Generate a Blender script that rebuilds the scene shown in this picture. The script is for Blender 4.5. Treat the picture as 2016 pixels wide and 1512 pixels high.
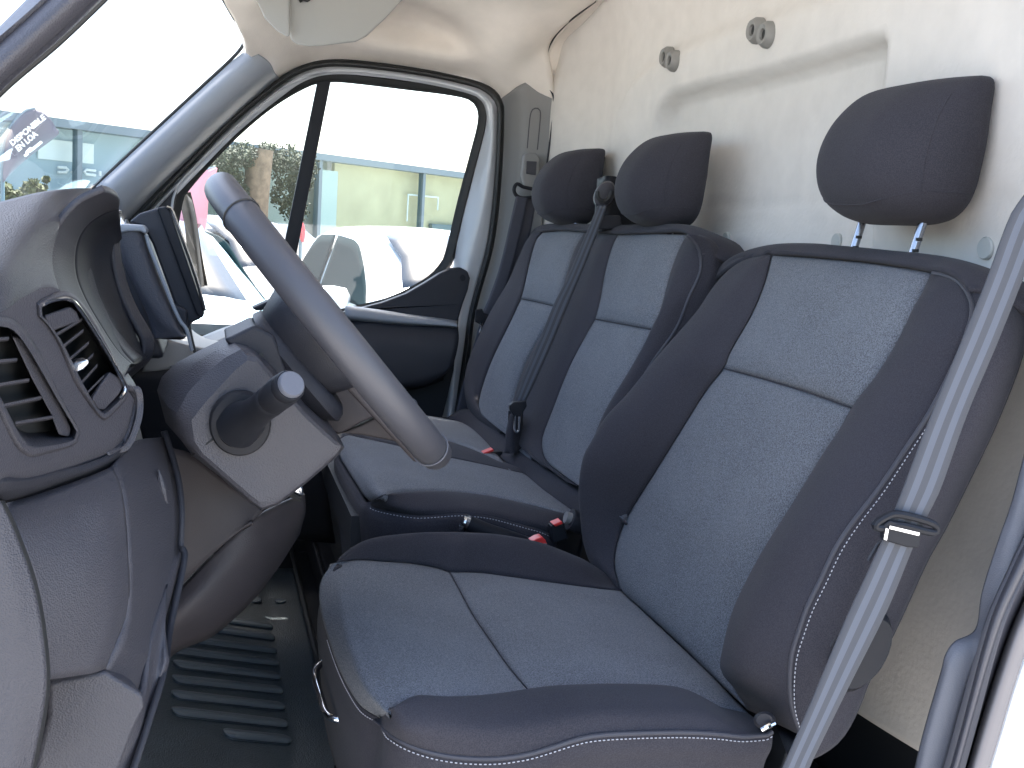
import bpy, bmesh, math, random
from mathutils import Vector, Matrix
random.seed(4)
R = math.radians
for o in list(bpy.data.objects): bpy.data.objects.remove(o)
C = bpy.context.scene.collection
scn = bpy.context.scene

# ------------------------------------------------------------------ camera
# world: +X towards the passenger side, +Y towards the front of the van, Z up; metres
F, CX, CY, EZ = 2200.0, 1008.0, 756.0, 1.62
vx = Vector(((415-CX)/F, -(418-CY)/F, -1.0)).normalized()
tt = .062
dn = Vector((-tt, -1.0, -(-tt*vx.x - vx.y)/vx.z)).normalized()
vz = -dn; vy = vz.cross(vx)
RW = Matrix((vx, vy, vz))                    # camera axes -> world
cam = bpy.data.cameras.new('camera'); camo = bpy.data.objects.new('camera', cam); C.objects.link(camo)
cam.sensor_width = 36; cam.lens = F/2016*36; cam.clip_start = .02; cam.clip_end = 2000
camo.matrix_world = Matrix.Translation((0, 0, EZ)) @ RW.to_4x4()
scn.camera = camo

# ------------------------------------------------------------------ light
SUN_EL, SUN_AZ = 64, 105          # azimuth from +Y towards +X
w = bpy.data.worlds.new('World'); scn.world = w; w.use_nodes = True
nt = w.node_tree; bg = nt.nodes['Background']
sky = nt.nodes.new('ShaderNodeTexSky'); sky.sky_type = 'NISHITA'; sky.sun_disc = False
sky.sun_elevation = R(SUN_EL); sky.sun_rotation = R(SUN_AZ); sky.dust_density = 3.0; sky.air_density = 1.0
nt.links.new(sky.outputs[0], bg.inputs[0]); bg.inputs[1].default_value = .15
sl = bpy.data.lights.new('sun', 'SUN'); sl.energy = 4.0; sl.angle = R(.5); sl.color = (1, .96, .9)
so = bpy.data.objects.new('sun', sl); C.objects.link(so)
sd = Vector((math.sin(R(SUN_AZ))*math.cos(R(SUN_EL)), math.cos(R(SUN_AZ))*math.cos(R(SUN_EL)), math.sin(R(SUN_EL))))
so.rotation_euler = sd.to_track_quat('Z', 'Y').to_euler()
scn.view_settings.view_transform = 'Standard'; scn.view_settings.look = 'None'
scn.view_settings.exposure = 2.35; scn.view_settings.gamma = 1
scn.cycles.max_bounces = 10; scn.cycles.diffuse_bounces = 6; scn.cycles.transparent_max_bounces = 16
scn.cycles.caustics_reflective = False; scn.cycles.caustics_refractive = False

# ------------------------------------------------------------------ helpers
def ray(px, py):
    return RW @ Vector(((px-CX)/F, -(py-CY)/F, -1.0))
def at(px, py, X=None, Y=None, Z=None):
    "the point of the real plane X=, Y= or Z= seen at (px, py) of the 2016 px survey photograph"
    d = ray(px, py)
    k = X/d.x if X is not None else (Y/d.y if Y is not None else (Z-EZ)/d.z)
    return Vector((d.x*k, d.y*k, EZ+d.z*k))
def P(t):
    if isinstance(t, Vector): return t
    return at(t[0], t[1], X=t[2]) if abs(t[0]) > 6 or abs(t[1]) > 6 else Vector(t)
def interp(x, xs, ys):
    if x <= xs[0]: return ys[0]
    for i in range(1, len(xs)):
        if x <= xs[i]:
            f = (x-xs[i-1])/(xs[i]-xs[i-1]); f = f*f*(3-2*f)*.25+f*.75
            return ys[i-1]+(ys[i]-ys[i-1])*f
    return ys[-1]
def solve(px, py, f, lo=.3, hi=4):
    d = ray(px, py); o = Vector((0, 0, EZ)); s = f(o+d*lo) > 0
    for i in range(50):
        m = (lo+hi)/2
        if (f(o+d*m) > 0) == s: lo = m
        else: hi = m
    return o+d*m
def cr(pts, n, closed=False):
    "Catmull-Rom curve through pts, resampled to n points by length"
    pts = [P(p) for p in pts]
    if len(pts) == 2 and not closed:
        return [pts[0].lerp(pts[1], i/(n-1)) for i in range(n)]
    q = ([pts[-1]]+pts+[pts[0], pts[1]]) if closed else ([pts[0]*2-pts[1]]+pts+[pts[-1]*2-pts[-2]])
    d = []
    K = 10
    for i in range(1, len(q)-2):
        a, b, c, e = q[i-1:i+3]
        for k in range(K):
            t = k/K
            d.append(.5*((2*b)+(c-a)*t+(2*a-5*b+4*c-e)*t*t+(3*b-a-3*c+e)*t**3))
    d.append(q[-2])
    L = [0]
    for i in range(1, len(d)): L.append(L[-1]+(d[i]-d[i-1]).length)
    out = []; j = 0; N = n if closed else n-1
    for i in range(n):
        s = L[-1]*i/N
        while j < len(d)-2 and L[j+1] < s: j += 1
        f = (s-L[j])/max(1e-9, L[j+1]-L[j]); out.append(d[j].lerp(d[j+1], min(1, f)))
    return out
def loft(curves, n=24, m=6, straight=False):
    "grid [row along the curves][column across them]"
    cs = [cr(c, n) for c in curves]; G = []
    for i in range(n):
        row = [c[i] for c in cs]
        if len(row) == 2 or straight:
            o = []
            for a, b in zip(row, row[1:]): o += [a.lerp(b, k/m) for k in range(m)]
            G.append(o+[row[-1]]); continue
        q = [row[0]*2-row[1]]+row+[row[-1]*2-row[-2]]; o = []
        for j in range(1, len(q)-2):
            a, b, c, e = q[j-1:j+3]
            for k in range(m):
                t = k/m; o.append(.5*((2*b)+(c-a)*t+(2*a-5*b+4*c-e)*t*t+(3*b-a-3*c+e)*t**3))
        G.append(o+[row[-1]])
    return G
def coons(c0, c1, d0, d1, n=30, m=24):
    "c0 and c1 run along u at v=0 and v=1, d0 and d1 along v at u=0 and u=1"
    c0, c1 = cr(c0, m), cr(c1, m); d0, d1 = cr(d0, n), cr(d1, n); G = []
    for i in range(n):
        v = i/(n-1); row = []
        for j in range(m):
            u = j/(m-1)
            row.append(c0[j]*(1-v)+c1[j]*v+d0[i]*(1-u)+d1[i]*u
                       - c0[0]*(1-u)*(1-v)-c0[-1]*u*(1-v)-c1[0]*(1-u)*v-c1[-1]*u*v)
        G.append(row)
    return G
def puff(G, vec, e=8):
    n, m = len(G), len(G[0])
    for i in range(n):
        for j in range(m):
            k = (1-abs(2*i/(n-1)-1)**e)*(1-abs(2*j/(m-1)-1)**e); G[i][j] = G[i][j]+Vector(vec)*k
    return G
def wloc(o):
    v = Vector((0, 0, 0))
    while o is not None: v += o.location; o = o.parent
    return v
def props(o, label=None, cat=None, group=None, kind=None):
    if label: o['label'] = label
    if cat: o['category'] = cat
    if group: o['group'] = group
    if kind: o['kind'] = kind
    return o
def thing(name, label, cat, loc=(0, 0, 0), group=None):
    o = bpy.data.objects.new(name, None); C.objects.link(o); o.location = loc; o.empty_display_size = .05
    return props(o, label, cat, group)
class MB:
    "collects geometry in world coordinates, then links it as one mesh object"
    def __init__(s): s.v = []; s.f = []; s.mi = []
    def grid(s, G, mi=0, closed=False, cols=None):
        b = len(s.v); n, m = len(G), len(G[0])
        for r in G: s.v += [tuple(p) for p in r]
        for i in range(n-1 if not closed == 'v' else n):
            for j in range(m-1 if not closed == 'u' else m):
                i2, j2 = (i+1) % n, (j+1) % m
                s.f.append((b+i*m+j, b+i*m+j2, b+i2*m+j2, b+i2*m+j)); s.mi.append(cols[j] if cols else mi)
        return s
    def rings(s, Rg, cap=True, mi=0):
        b = len(s.v); k = len(Rg[0]); s.grid(Rg, mi, closed='u')
        if cap:
            s.f.append(tuple(b+i for i in range(k))[::-1]); s.mi.append(mi)
            s.f.append(tuple(b+(len(Rg)-1)*k+i for i in range(k))); s.mi.append(mi)
        return s
    def tube(s, pts, r, k=8, n=None, closed=False, mi=0, cap=True):
        pts = [P(p) for p in pts]
        if n: pts = cr(pts, n, closed)
        up = Vector((0, 0, 1)); rg = []
        N = len(pts)
        for i, p in enumerate(pts):
            a = pts[i-1] if (i or closed) else p; b = pts[(i+1) % N] if (i < N-1 or closed) else p
            t = (b-a).normalized()
            if i == 0: x = t.orthogonal().normalized()
            else: x = (x-t*x.dot(t)).normalized()
            y = t.cross(x); rr = r(i/(N-1)) if callable(r) else r
            rg.append([p+(x*math.cos(2*math.pi*q/k)+y*math.sin(2*math.pi*q/k))*rr for q in range(k)])
        if closed: rg.append(rg[0]); cap = False
        return s.rings(rg, cap, mi)
    def prism(s, pts, vec, mi=0):
        pts = [P(p) for p in pts]; vec = Vector(vec)
        return s.rings([pts, [p+vec for p in pts]], True, mi)
    def box(s, c, d, rot=None, mi=0):
        c = Vector(c); h = Vector(d)/2; M = rot or Matrix.Identity(3)
        q = [c+M@Vector((x*h.x, y*h.y, -h.z)) for x, y in ((-1, -1), (1, -1), (1, 1), (-1, 1))]
        u = M@Vector((0, 0, 2*h.z)); return s.prism(q, u, mi)
    def build(s, name, mats, parent=None, bevel=0, seg=2, solid=0, smooth=True, sub=0, off=-1, angle=40):
        o0 = wloc(parent) if parent else Vector((0, 0, 0))
        me = bpy.data.meshes.new(name); me.from_pydata([(v[0]-o0.x, v[1]-o0.y, v[2]-o0.z) for v in s.v], [], s.f)
        bm = bmesh.new(); bm.from_mesh(me); bmesh.ops.remove_doubles(bm, verts=bm.verts, dist=1e-6)
        bmesh.ops.recalc_face_normals(bm, faces=bm.faces); bm.to_mesh(me); bm.free()
        mats = mats if isinstance(mats, (list, tuple)) else [mats]
        for m_ in mats: me.materials.append(m_)
        if len(mats) > 1 and len(me.polygons) == len(s.mi): me.polygons.foreach_set('material_index', s.mi)
        o = bpy.data.objects.new(name, me); C.objects.link(o)
        if parent: o.parent = parent
        if smooth:
            me.polygons.foreach_set('use_smooth', [True]*len(me.polygons))
        if solid:
            md = o.modifiers.new('solid', 'SOLIDIFY'); md.thickness = solid; md.offset = off
        if bevel:
            md = o.modifiers.new('bevel', 'BEVEL'); md.width = bevel; md.segments = seg; md.limit_method = 'ANGLE'; md.angle_limit = R(35)
            md.harden_normals = False
        if sub:
            md = o.modifiers.new('sub', 'SUBSURF'); md.levels = sub; md.render_levels = sub
        if smooth:
            try: me.set_sharp_from_angle(angle=R(angle))
            except Exception: pass
            if bevel:
                md = o.modifiers.new('wn', 'WEIGHTED_NORMAL'); md.keep_sharp = False
        return o
def flip_toward(G, p):
    "orders a sheet so that its normals look at p"
    a = G[len(G)//2][len(G[0])//2]; n, m = len(G), len(G[0]); i, j = n//2, m//2
    i = min(i, n-2); j = min(j, m-2)
    nn = (G[i][j+1]-G[i][j]).cross(G[i+1][j]-G[i][j])
    return G if nn.dot(Vector(p)-G[i][j]) > 0 else [r[::-1] for r in G]
def sheet(name, G, mat, parent=None, solid=.004, toward=(0, 0, 1.62), **k):
    "a surface with real thickness behind the side that faces the viewer"
    G = flip_toward(G, toward); mb = MB(); o0 = wloc(parent) if parent else Vector((0, 0, 0))
    mb.grid(G)
    me = bpy.data.meshes.new(name); me.from_pydata([tuple(Vector(v)-o0) for v in mb.v], [], mb.f)
    me.materials.append(mat); me.polygons.foreach_set('use_smooth', [True]*len(me.polygons))
    o = bpy.data.objects.new(name, me); C.objects.link(o)
    if parent: o.parent = parent
    if solid:
        md = o.modifiers.new('solid', 'SOLIDIFY'); md.thickness = solid; md.offset = -1
    if k.get('sub'):
        md = o.modifiers.new('sub', 'SUBSURF'); md.levels = 1; md.render_levels = 1
    return o
def dashes(pts, r=.00055, step=.0044, fill=.62):
    pts = [P(p) for p in pts]; L = sum((b-a).length for a, b in zip(pts, pts[1:])); n = max(4, int(L/step)*4)
    q = cr(pts, n+1); mb = MB()
    for i in range(0, n-3, 4):
        mb.tube([q[i], q[i+int(round(4*fill))]], r, 5)
    return mb
def copy_tree(o, parent=None, off=None):
    c = o.copy(); C.objects.link(c); c.parent = parent
    if off is not None: c.location = o.location+Vector(off)
    for ch in o.children: copy_tree(ch, c)
    return c

# ------------------------------------------------------------------ materials
def mat(name, col, rough=.5, metal=0, bump=None, noise=None, spec=.5, coat=0, sheen=0, weave=None):
    m = bpy.data.materials.new(name); m.use_nodes = True; n = m.node_tree; b = n.nodes['Principled BSDF']
    b.inputs['Base Color'].default_value = (*col, 1); b.inputs['Roughness'].default_value = rough
    b.inputs['Metallic'].default_value = metal; b.inputs['Specular IOR Level'].default_value = spec
    b.inputs['Coat Weight'].default_value = coat
    if sheen: b.inputs['Sheen Weight'].default_value = sheen; b.inputs['Sheen Roughness'].default_value = .46
    tc = n.nodes.new('ShaderNodeTexCoord')
    if noise:
        sc, amt = noise
        tx = n.nodes.new('ShaderNodeTexNoise'); tx.inputs['Scale'].default_value = sc; tx.inputs['Detail'].default_value = 4
        n.links.new(tc.outputs['Object'], tx.inputs['Vector'])
        mr = n.nodes.new('ShaderNodeMapRange'); mr.inputs[3].default_value = 1-amt; mr.inputs[4].default_value = 1+amt
        mr.inputs[1].default_value = .3; mr.inputs[2].default_value = .7
        n.links.new(tx.outputs['Fac'], mr.inputs[0])
        mx = n.nodes.new('ShaderNodeVectorMath'); mx.operation = 'SCALE'; mx.inputs[0].default_value = col
        n.links.new(mr.outputs[0], mx.inputs['Scale']); n.links.new(mx.outputs[0], b.inputs['Base Color'])
    if bump:
        sc, st, kind = bump
        tx = n.nodes.new('ShaderNodeTexVoronoi' if kind == 'v' else 'ShaderNodeTexNoise')
        tx.inputs['Scale'].default_value = sc
        if kind != 'v': tx.inputs['Detail'].default_value = 3
        n.links.new(tc.outputs['Object'], tx.inputs['Vector'])
        bp = n.nodes.new('ShaderNodeBump'); bp.inputs['Strength'].default_value = st; bp.inputs['Distance'].default_value = .001
        n.links.new(tx.outputs[0], bp.inputs['Height']); n.links.new(bp.outputs[0], b.inputs['Normal'])
    return m
def fabric(name, c1, c2, scale=420, rough=.95, sheen=.05, bump=.5):
    "knitted cloth: fine rows of loops in two yarn tones"
    m = mat(name, c1, rough, sheen=sheen, spec=.15); n = m.node_tree; b = n.nodes['Principled BSDF']
    tc = n.nodes.new('ShaderNodeTexCoord')
    v = n.nodes.new('ShaderNodeTexVoronoi'); v.inputs['Scale'].default_value = scale
    mp = n.nodes.new('ShaderNodeMapping'); mp.inputs['Scale'].default_value = (1, .6, .6)
    n.links.new(tc.outputs['Object'], mp.inputs[0]); n.links.new(mp.outputs[0], v.inputs['Vector'])
    ns = n.nodes.new('ShaderNodeTexNoise'); ns.inputs['Scale'].default_value = 900; ns.inputs['Detail'].default_value = 2
    n.links.new(tc.outputs['Object'], ns.inputs['Vector'])
    n2 = n.nodes.new('ShaderNodeTexNoise'); n2.inputs['Scale'].default_value = 9; n2.inputs['Detail'].default_value = 3
    n.links.new(tc.outputs['Object'], n2.inputs['Vector'])
    ad = n.nodes.new('ShaderNodeMath'); ad.operation = 'MULTIPLY_ADD'; ad.inputs[1].default_value = .9
    n.links.new(v.outputs['Distance'], ad.inputs[0]); n.links.new(ns.outputs['Fac'], ad.inputs[2])
    a2 = n.nodes.new('ShaderNodeMath'); a2.operation = 'MULTIPLY_ADD'; a2.inputs[1].default_value = .35
    n.links.new(n2.outputs['Fac'], a2.inputs[0]); n.links.new(ad.outputs[0], a2.inputs[2])
    rp = n.nodes.new('ShaderNodeMapRange'); rp.inputs[1].default_value = .75; rp.inputs[2].default_value = 1.35
    n.links.new(a2.outputs[0], rp.inputs[0])
    mx = n.nodes.new('ShaderNodeMix'); mx.data_type = 'RGBA'
    mx.inputs[6].default_value = (*c1, 1); mx.inputs[7].default_value = (*c2, 1)
    n.links.new(rp.outputs[0], mx.inputs[0]); n.links.new(mx.outputs[2], b.inputs['Base Color'])
    bp = n.nodes.new('ShaderNodeBump'); bp.inputs['Strength'].default_value = bump; bp.inputs['Distance'].default_value = .0008
    n.links.new(ad.outputs[0], bp.inputs['Height']); n.links.new(bp.outputs[0], b.inputs['Normal'])
    return m
def glass(name, tint, refl=.06, ior=1.25):
    m = bpy.data.materials.new(name); m.use_nodes = True; n = m.node_tree
    for x in list(n.nodes): n.nodes.remove(x)
    o = n.nodes.new('ShaderNodeOutputMaterial'); t = n.nodes.new('ShaderNodeBsdfTransparent'); t.inputs[0].default_value = (*tint, 1)
    g = n.nodes.new('ShaderNodeBsdfGlossy'); g.inputs['Roughness'].default_value = .02
    x = n.nodes.new('ShaderNodeMixShader'); f = n.nodes.new('ShaderNodeFresnel'); f.inputs[0].default_value = ior
    a = n.nodes.new('ShaderNodeMath'); a.operation = 'MAXIMUM'; a.inputs[1].default_value = refl
    n.links.new(f.outputs[0], a.inputs[0]); n.links.new(a.outputs[0], x.inputs[0])
    n.links.new(t.outputs[0], x.inputs[1]); n.links.new(g.outputs[0], x.inputs[2]); n.links.new(x.outputs[0], o.inputs[0])
    return m
M = dict(
    insert=fabric('insert_cloth', (.062, .065, .074), (.178, .187, .205), 1000),
    cloth=fabric('side_cloth', (.028, .027, .033), (.047, .045, .053), 1300, bump=.25),
    thread=mat('white_thread', (.4, .4, .43), .8),
    piping=mat('piping', (.04, .04, .05), .6),
    plastic=mat('dash_plastic', (.056, .055, .064), .46, spec=.38, bump=(650, .5, 'v'), noise=(6, .05)),
    plastic_dark=mat('dark_plastic', (.028, .029, .036), .5, spec=.3, bump=(900, .25, 'v')),
    plastic_brown=mat('knee_panel_plastic', (.060, .053, .056), .5, spec=.3, bump=(900, .25, 'v')),
    satin=mat('satin_black_plastic', (.018, .019, .023), .45, spec=.16),
    gloss=mat('gloss_black', (.01, .01, .012), .08),
    rim=mat('steering_wheel_skin', (.062, .062, .071), .42, bump=(1400, .12, 'v')),
    grey=mat('grey_trim_plastic', (.21, .207, .203), .55, bump=(700, .2, 'v')),
    pillar=mat('pillar_trim', (.25, .265, .29), .5, bump=(800, .2, 'v')),
    liner=mat('headliner_felt', (.84, .78, .71), .95, bump=(260, .35, 'n'), noise=(14, .05), spec=.1),
    felt=mat('bulkhead_felt', (.67, .64, .60), .95, bump=(130, .7, 'n'), noise=(22, .04), spec=.1),
    visor=mat('visor_grey', (.4, .4, .38), .85, bump=(500, .2, 'n'), spec=.2),
    paint=mat('grey_white_paint', (.55, .57, .6), .3, coat=.4),
    white=mat('white_paint', (.82, .82, .82), .25, coat=.6),
    rubber=mat('rubber_seal', (.02, .021, .021), .6),
    mat_rubber=mat('floor_mat_rubber', (.050, .066, .078), .36, bump=(420, .9, 'v'), noise=(30, .15)),
    rib=mat('mat_rib_rubber', (.105, .13, .148), .33, bump=(700, .3, 'v')),
    floor=mat('cab_floor_black', (.008, .010, .014), .7),
    gaiter=mat('gaiter_rubber', (.026, .026, .029), .6, spec=.15),
    bpillar=mat('door_pillar_trim', (.105, .11, .13), .5, bump=(800, .2, 'v')),
    steel=mat('dark_steel', (.34, .34, .37), .22, 1),
    flange=mat('sill_flange_plastic', (.15, .14, .145), .5),
    seal=mat('soft_seal', (.055, .055, .066), .55),
    chrome=mat('chrome', (.75, .76, .78), .12, 1),
    belt=mat('belt_webbing', (.074, .077, .087), .7, bump=(1500, .4, 'n'), spec=.15, sheen=.05),
    belt_lt=mat('belt_webbing_stripe', (.102, .112, .136), .65, bump=(1500, .4, 'n'), spec=.2, sheen=.05),
    belt_dk=mat('dark_belt_webbing', (.05, .052, .07), .6, bump=(1500, .4, 'n')),
    red=mat('red_button', (.62, .035, .03), .35),
    grom=mat('grommet_grey', (.24, .235, .22), .6),
    cap=mat('pale_plug', (.45, .46, .44), .7),
    glass=glass('window_glass', (.95, .97, .965), .03, 1.12),
    shop_glass=glass('showroom_glass', (.93, .98, .98), .05, 1.08),
)

# ------------------------------------------------------------------ the ground and the cab shell
def struct(name, mb, m, **k):
    return props(mb.build(name, m, **k), kind='structure')
asph = mat('pale_asphalt', (.44, .42, .39), .9, bump=(60, .4, 'n'), noise=(1.5, .12))
g = MB(); g.grid([[Vector((-300, -300, 0)), Vector((300, -300, 0))], [Vector((-300, 300, 0)), Vector((300, 300, 0))]])
struct('ground', g, asph, smooth=False)

# cab floor: flat, rising at the toe board
def floor_z(y): return .80+max(0, y+.14)*.33+max(0, y-.25)*1.2
G = [[Vector((x, y, floor_z(y)-.012)) for x in [.84+.05*i for i in range(40)]] for y in [-.9+.05*i for i in range(34)]]
props(sheet('floor', G, M['floor'], solid=.02, toward=(1.5, -.2, 3)), kind='structure')

# bulkhead lined with felt
def arc_dist(x, z, pts):
    best = 9
    for (ax, az), (bx, bz) in zip(pts, pts[1:]):
        dx, dz = bx-ax, bz-az; t = max(0, min(1, ((x-ax)*dx+(z-az)*dz)/(dx*dx+dz*dz)))
        best = min(best, math.hypot(x-ax-t*dx, z-az-t*dz))
    return best
YB = -.86
def xz(px, py):
    p = at(px, py, Y=YB); return (p.x, p.z)
crease = [xz(1318, 330), xz(1308, 262), xz(1314, 222), xz(1330, 198), xz(1362, 183), xz(1500, 150), xz(1640, 112), xz(1745, 84), xz(1764, 96), xz(1762, 130), xz(1752, 240), xz(1740, 420)]
CRP = [tuple(v)[::2] for v in cr([Vector((a, 0, b)) for a, b in crease], 60)]
soft = [xz(1195, 330), xz(1225, 230), xz(1262, 160), xz(1330, 108), xz(1420, 66), xz(1560, 18), xz(1700, -30), xz(2100, -170)]
SFP = [tuple(v)[::2] for v in cr([Vector((a, 0, b)) for a, b in soft], 60)]
def inside(x, z, pts):
    c = False
    for (ax, az), (bx, bz) in zip(pts, pts[1:]+pts[:1]):
        if (az > z) != (bz > z) and x < (bx-ax)*(z-az)/(bz-az)+ax: c = not c
    return c
CRPOLY = CRP+[(CRP[-1][0], 1.3), (CRP[0][0], 1.3)]
SFPOLY = SFP+[(.5, 1.0), (SFP[0][0]+.0, 1.0)]
sstep = lambda a, b, x: (lambda t: t*t*(3-2*t))(max(0, min(1, (x-a)/(b-a))))
def bulk_y(x, z):
    y = YB
    y += .070*sstep(2.42, 2.72, x)**1.3
    y += .05*sstep(1.02, .82, x)
    y += .05*sstep(2.02, 2.35, z)
    d = arc_dist(x, z, CRP); s = -1 if inside(x, z, CRPOLY) else 1
    fade = sstep(1.45, 1.75, z)
    y -= .040*fade*(1-sstep(-.011, .011, s*d))
    d = arc_dist(x, z, SFP); s = -1 if inside(x, z, SFPOLY) else 1
    y += .020*(1-sstep(-.022, .022, s*d))*sstep(1.5, 1.8, z)
    d = abs(z-1.69)
    if 1.05 < x < 2.4: y -= .003*(1-sstep(0, .012, d))
    y += .006*(math.sin(x*5.1+z*3)*math.sin(z*4.3-x*2))
    return y
def zlow(x): return interp(x, [.8, .92, 1.3, 3], [1.04, 1.035, 1.0, .9])
xs = [.878+(2.70-.878)*i/190 for i in range(191)]
G = [[Vector((x, bulk_y(x, zlow(x)+(2.42-zlow(x))*k/150), zlow(x)+(2.42-zlow(x))*k/150)) for x in xs] for k in range(151)]
bulk = thing('bulkhead', 'cream felt lined bulkhead wall behind the three seats', 'wall', (1.7, -.86, .8))
sheet('felt_lining', G, M['felt'], bulk, solid=.02)
MB().box((1.83, -.90, .92), (1.88, .03, .5)).build('lower_panel', M['floor'], bulk)
for (px, py, r) in ((1487, 60, .021), (1317, 113, .020)):
    dd = Vector((0, 1, 0))
    p = at(px, py, Y=YB+.02); c = Vector((p.x, bulk_y(p.x, p.z), p.z))
    for k, (dx, dz) in enumerate(((0, 0), (-.038, -.012))):
        cc = c+Vector((dx, 0, dz)); cc.y = bulk_y(cc.x, cc.z)
        mb = MB()
        prof = [(0, .006), (.4, .006), (.45, .012), (.75, .014), (1, .006), (1.02, -.004)]
        mb.rings([[cc+Vector((math.cos(a)*r*q+1e-5, h, math.sin(a)*r*q)) for a in [2*math.pi*i/24 for i in range(24)]] for q, h in prof[1:]][::-1])
        gr = mb.build('grommet', M['grom'], bulk)
        MB().rings([[cc+Vector((math.cos(a)*r*q, h, math.sin(a)*r*q)) for a in [2*math.pi*i/16 for i in range(16)]] for q, h in ((.36, .004), (.36, .0085))]).build('grommet_hole', M['rubber'], gr)
for px, py in ((1628, 475), (1411, 470), (1962, 490)):
    p = at(px, py, Y=YB); c = Vector((p.x, bulk_y(p.x, p.z), p.z))
    MB().rings([[c+Vector((math.cos(a)*.013*q, h, math.sin(a)*.013*q)) for a in [2*math.pi*i/24 for i in range(24)]] for q, h in ((1, -.002), (1, .002), (.9, .0035))]).build('plug', M['cap'], bulk)

# headliner above the passenger door, and the roof over the cab
hl = thing('headliner', 'cream felt headliner above the passenger door', 'ceiling', (1.7, -.3, 2.0))
G = loft([[(484, 104, 2.66), (530, 140, 2.74), (550, 165, 2.775), (603, 135, 2.785), (655, 124, 2.785), (758, 132, 2.785), (876, 150, 2.785), (940, 166, 2.785), (980, 196, 2.775), (1030, 185, 2.72), (1090, 204, 2.68)],
          [(482, 80, 2.62), (520, 104, 2.68), (555, 112, 2.71), (610, 92, 2.72), (660, 84, 2.72), (760, 92, 2.715), (880, 112, 2.72), (950, 128, 2.71), (1000, 140, 2.69), (1040, 130, 2.66), (1082, 130, 2.64)],
          [(462, 40, 2.55), (500, 60, 2.6), (560, 62, 2.64), (620, 52, 2.66), (700, 40, 2.69), (790, 40, 2.72), (880, 60, 2.72), (930, 80, 2.68), (990, 90, 2.62), (1040, 85, 2.59), (1082, 88, 2.62)],
          [(440, 0, 2.45), (490, 10, 2.5), (560, 5, 2.55), (640, 0, 2.57), (720, -5, 2.6), (800, -8, 2.62), (880, 5, 2.6), (950, 15, 2.56), (1000, 20, 2.53), (1060, 28, 2.52), (1112, 50, 2.55)],
          [(425, -60, 2.3), (490, -70, 2.3), (560, -75, 2.32), (640, -80, 2.35), (720, -85, 2.36), (800, -88, 2.36), (880, -80, 2.36), (950, -60, 2.36), (1020, -50, 2.36), (1100, -30, 2.38), (1172, 2, 2.46)],
          [(1.9, .12-.09*i, 2.17+.14*(1-(1-i/10)**3)) for i in range(11)],
          [(.95, .08-.09*i, 2.10+.13*(1-(1-i/10)**3)) for i in range(11)]], n=60, m=8)
sheet('lining', G, M['liner'], hl, solid=.03, toward=(1.7, -.3, 1.2))
# outer roof closing the cab and its load space above
MB().box((1.75, -.35, 2.47), (2.1, 1.15, .03)).build('roof_skin', M['white'], hl)
sheet('edge_binding', loft([[(1.0, -.86, 2.2), (1172, 3, 2.47), (1112, 50, 2.56), (1083, 88, 2.635), (1075, 130, 2.66), (1085, 180, 2.675)], [(1.0, -.88, 2.21), (1178, 5, 2.47), (1117, 53, 2.56), (1088, 90, 2.635), (1080, 131, 2.66), (1090, 180, 2.675)]], 40, 2), M['liner'], hl, solid=.004)
sc_line = [P(q_) for q_ in [(1240, -40, 2.35), (1172, 3, 2.465), (1112, 50, 2.555), (1083, 88, 2.63), (1074, 130, 2.655), (1073, 150, 2.665)]]
sheet('lining_return', loft([[p+Vector((0, .01, .004)) for p in sc_line], [p+Vector((.02, -.10, .02)) for p in sc_line]], 30, 3), M['liner'], hl, solid=.004)
MB().tube([(1172, 3, 2.465), (1112, 50, 2.555), (1083, 88, 2.63), (1074, 130, 2.655), (1076, 158, 2.665)], .0022, 6, 40).build('seam_line', M['rubber'], hl)

# ------------------------------------------------------------------ passenger door
door = thing('passenger_door', 'closed passenger door with grey frame and dark trim card', 'door', (2.8, -.3, .85))
seal_o = [(243, 447), (360, 322), (455, 229), (540, 160), (598, 127), (660, 117), (750, 124), (850, 139), (935, 158), (972, 175), (988, 196), (993, 225), (988, 350), (973, 480), (938, 610), (925, 700), (907, 822)]
seal_i = [(252, 455), (368, 335), (462, 240), (546, 172), (603, 140), (662, 130), (750, 137), (850, 152), (928, 170), (958, 184), (974, 202), (978, 228), (973, 350), (958, 480), (924, 610), (911, 700), (893, 822)]
frame_i = [(330, 475), (352, 392), (372, 352), (450, 268), (530, 196), (606, 157), (660, 146), (750, 153), (850, 168), (910, 180), (938, 194), (952, 215), (955, 240), (946, 290), (918, 400), (893, 500), (870, 545)]
glass_o = [(333, 500), (349, 404), (362, 372), (440, 284), (524, 210), (602, 163), (650, 153), (700, 156), (800, 168), (880, 178), (922, 187), (940, 200), (949, 222), (947, 250), (937, 290), (908, 400), (884, 500), (868, 530), (840, 556), (780, 588), (720, 606), (560, 640), (400, 668), (345, 640), (328, 560)]
def on(pts, X): return [(a, b, X) for a, b in pts]
# weather strip of the body opening, a thick rounded tube-like rubber
sheet('weather_strip', loft([on(seal_o, 2.755), on([((a+c)/2, (b+d)/2) for (a, b), (c, d) in zip(seal_o, seal_i)], 2.735), on(seal_i, 2.755)], 120, 4), M['rubber'], door, solid=.012)
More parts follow.
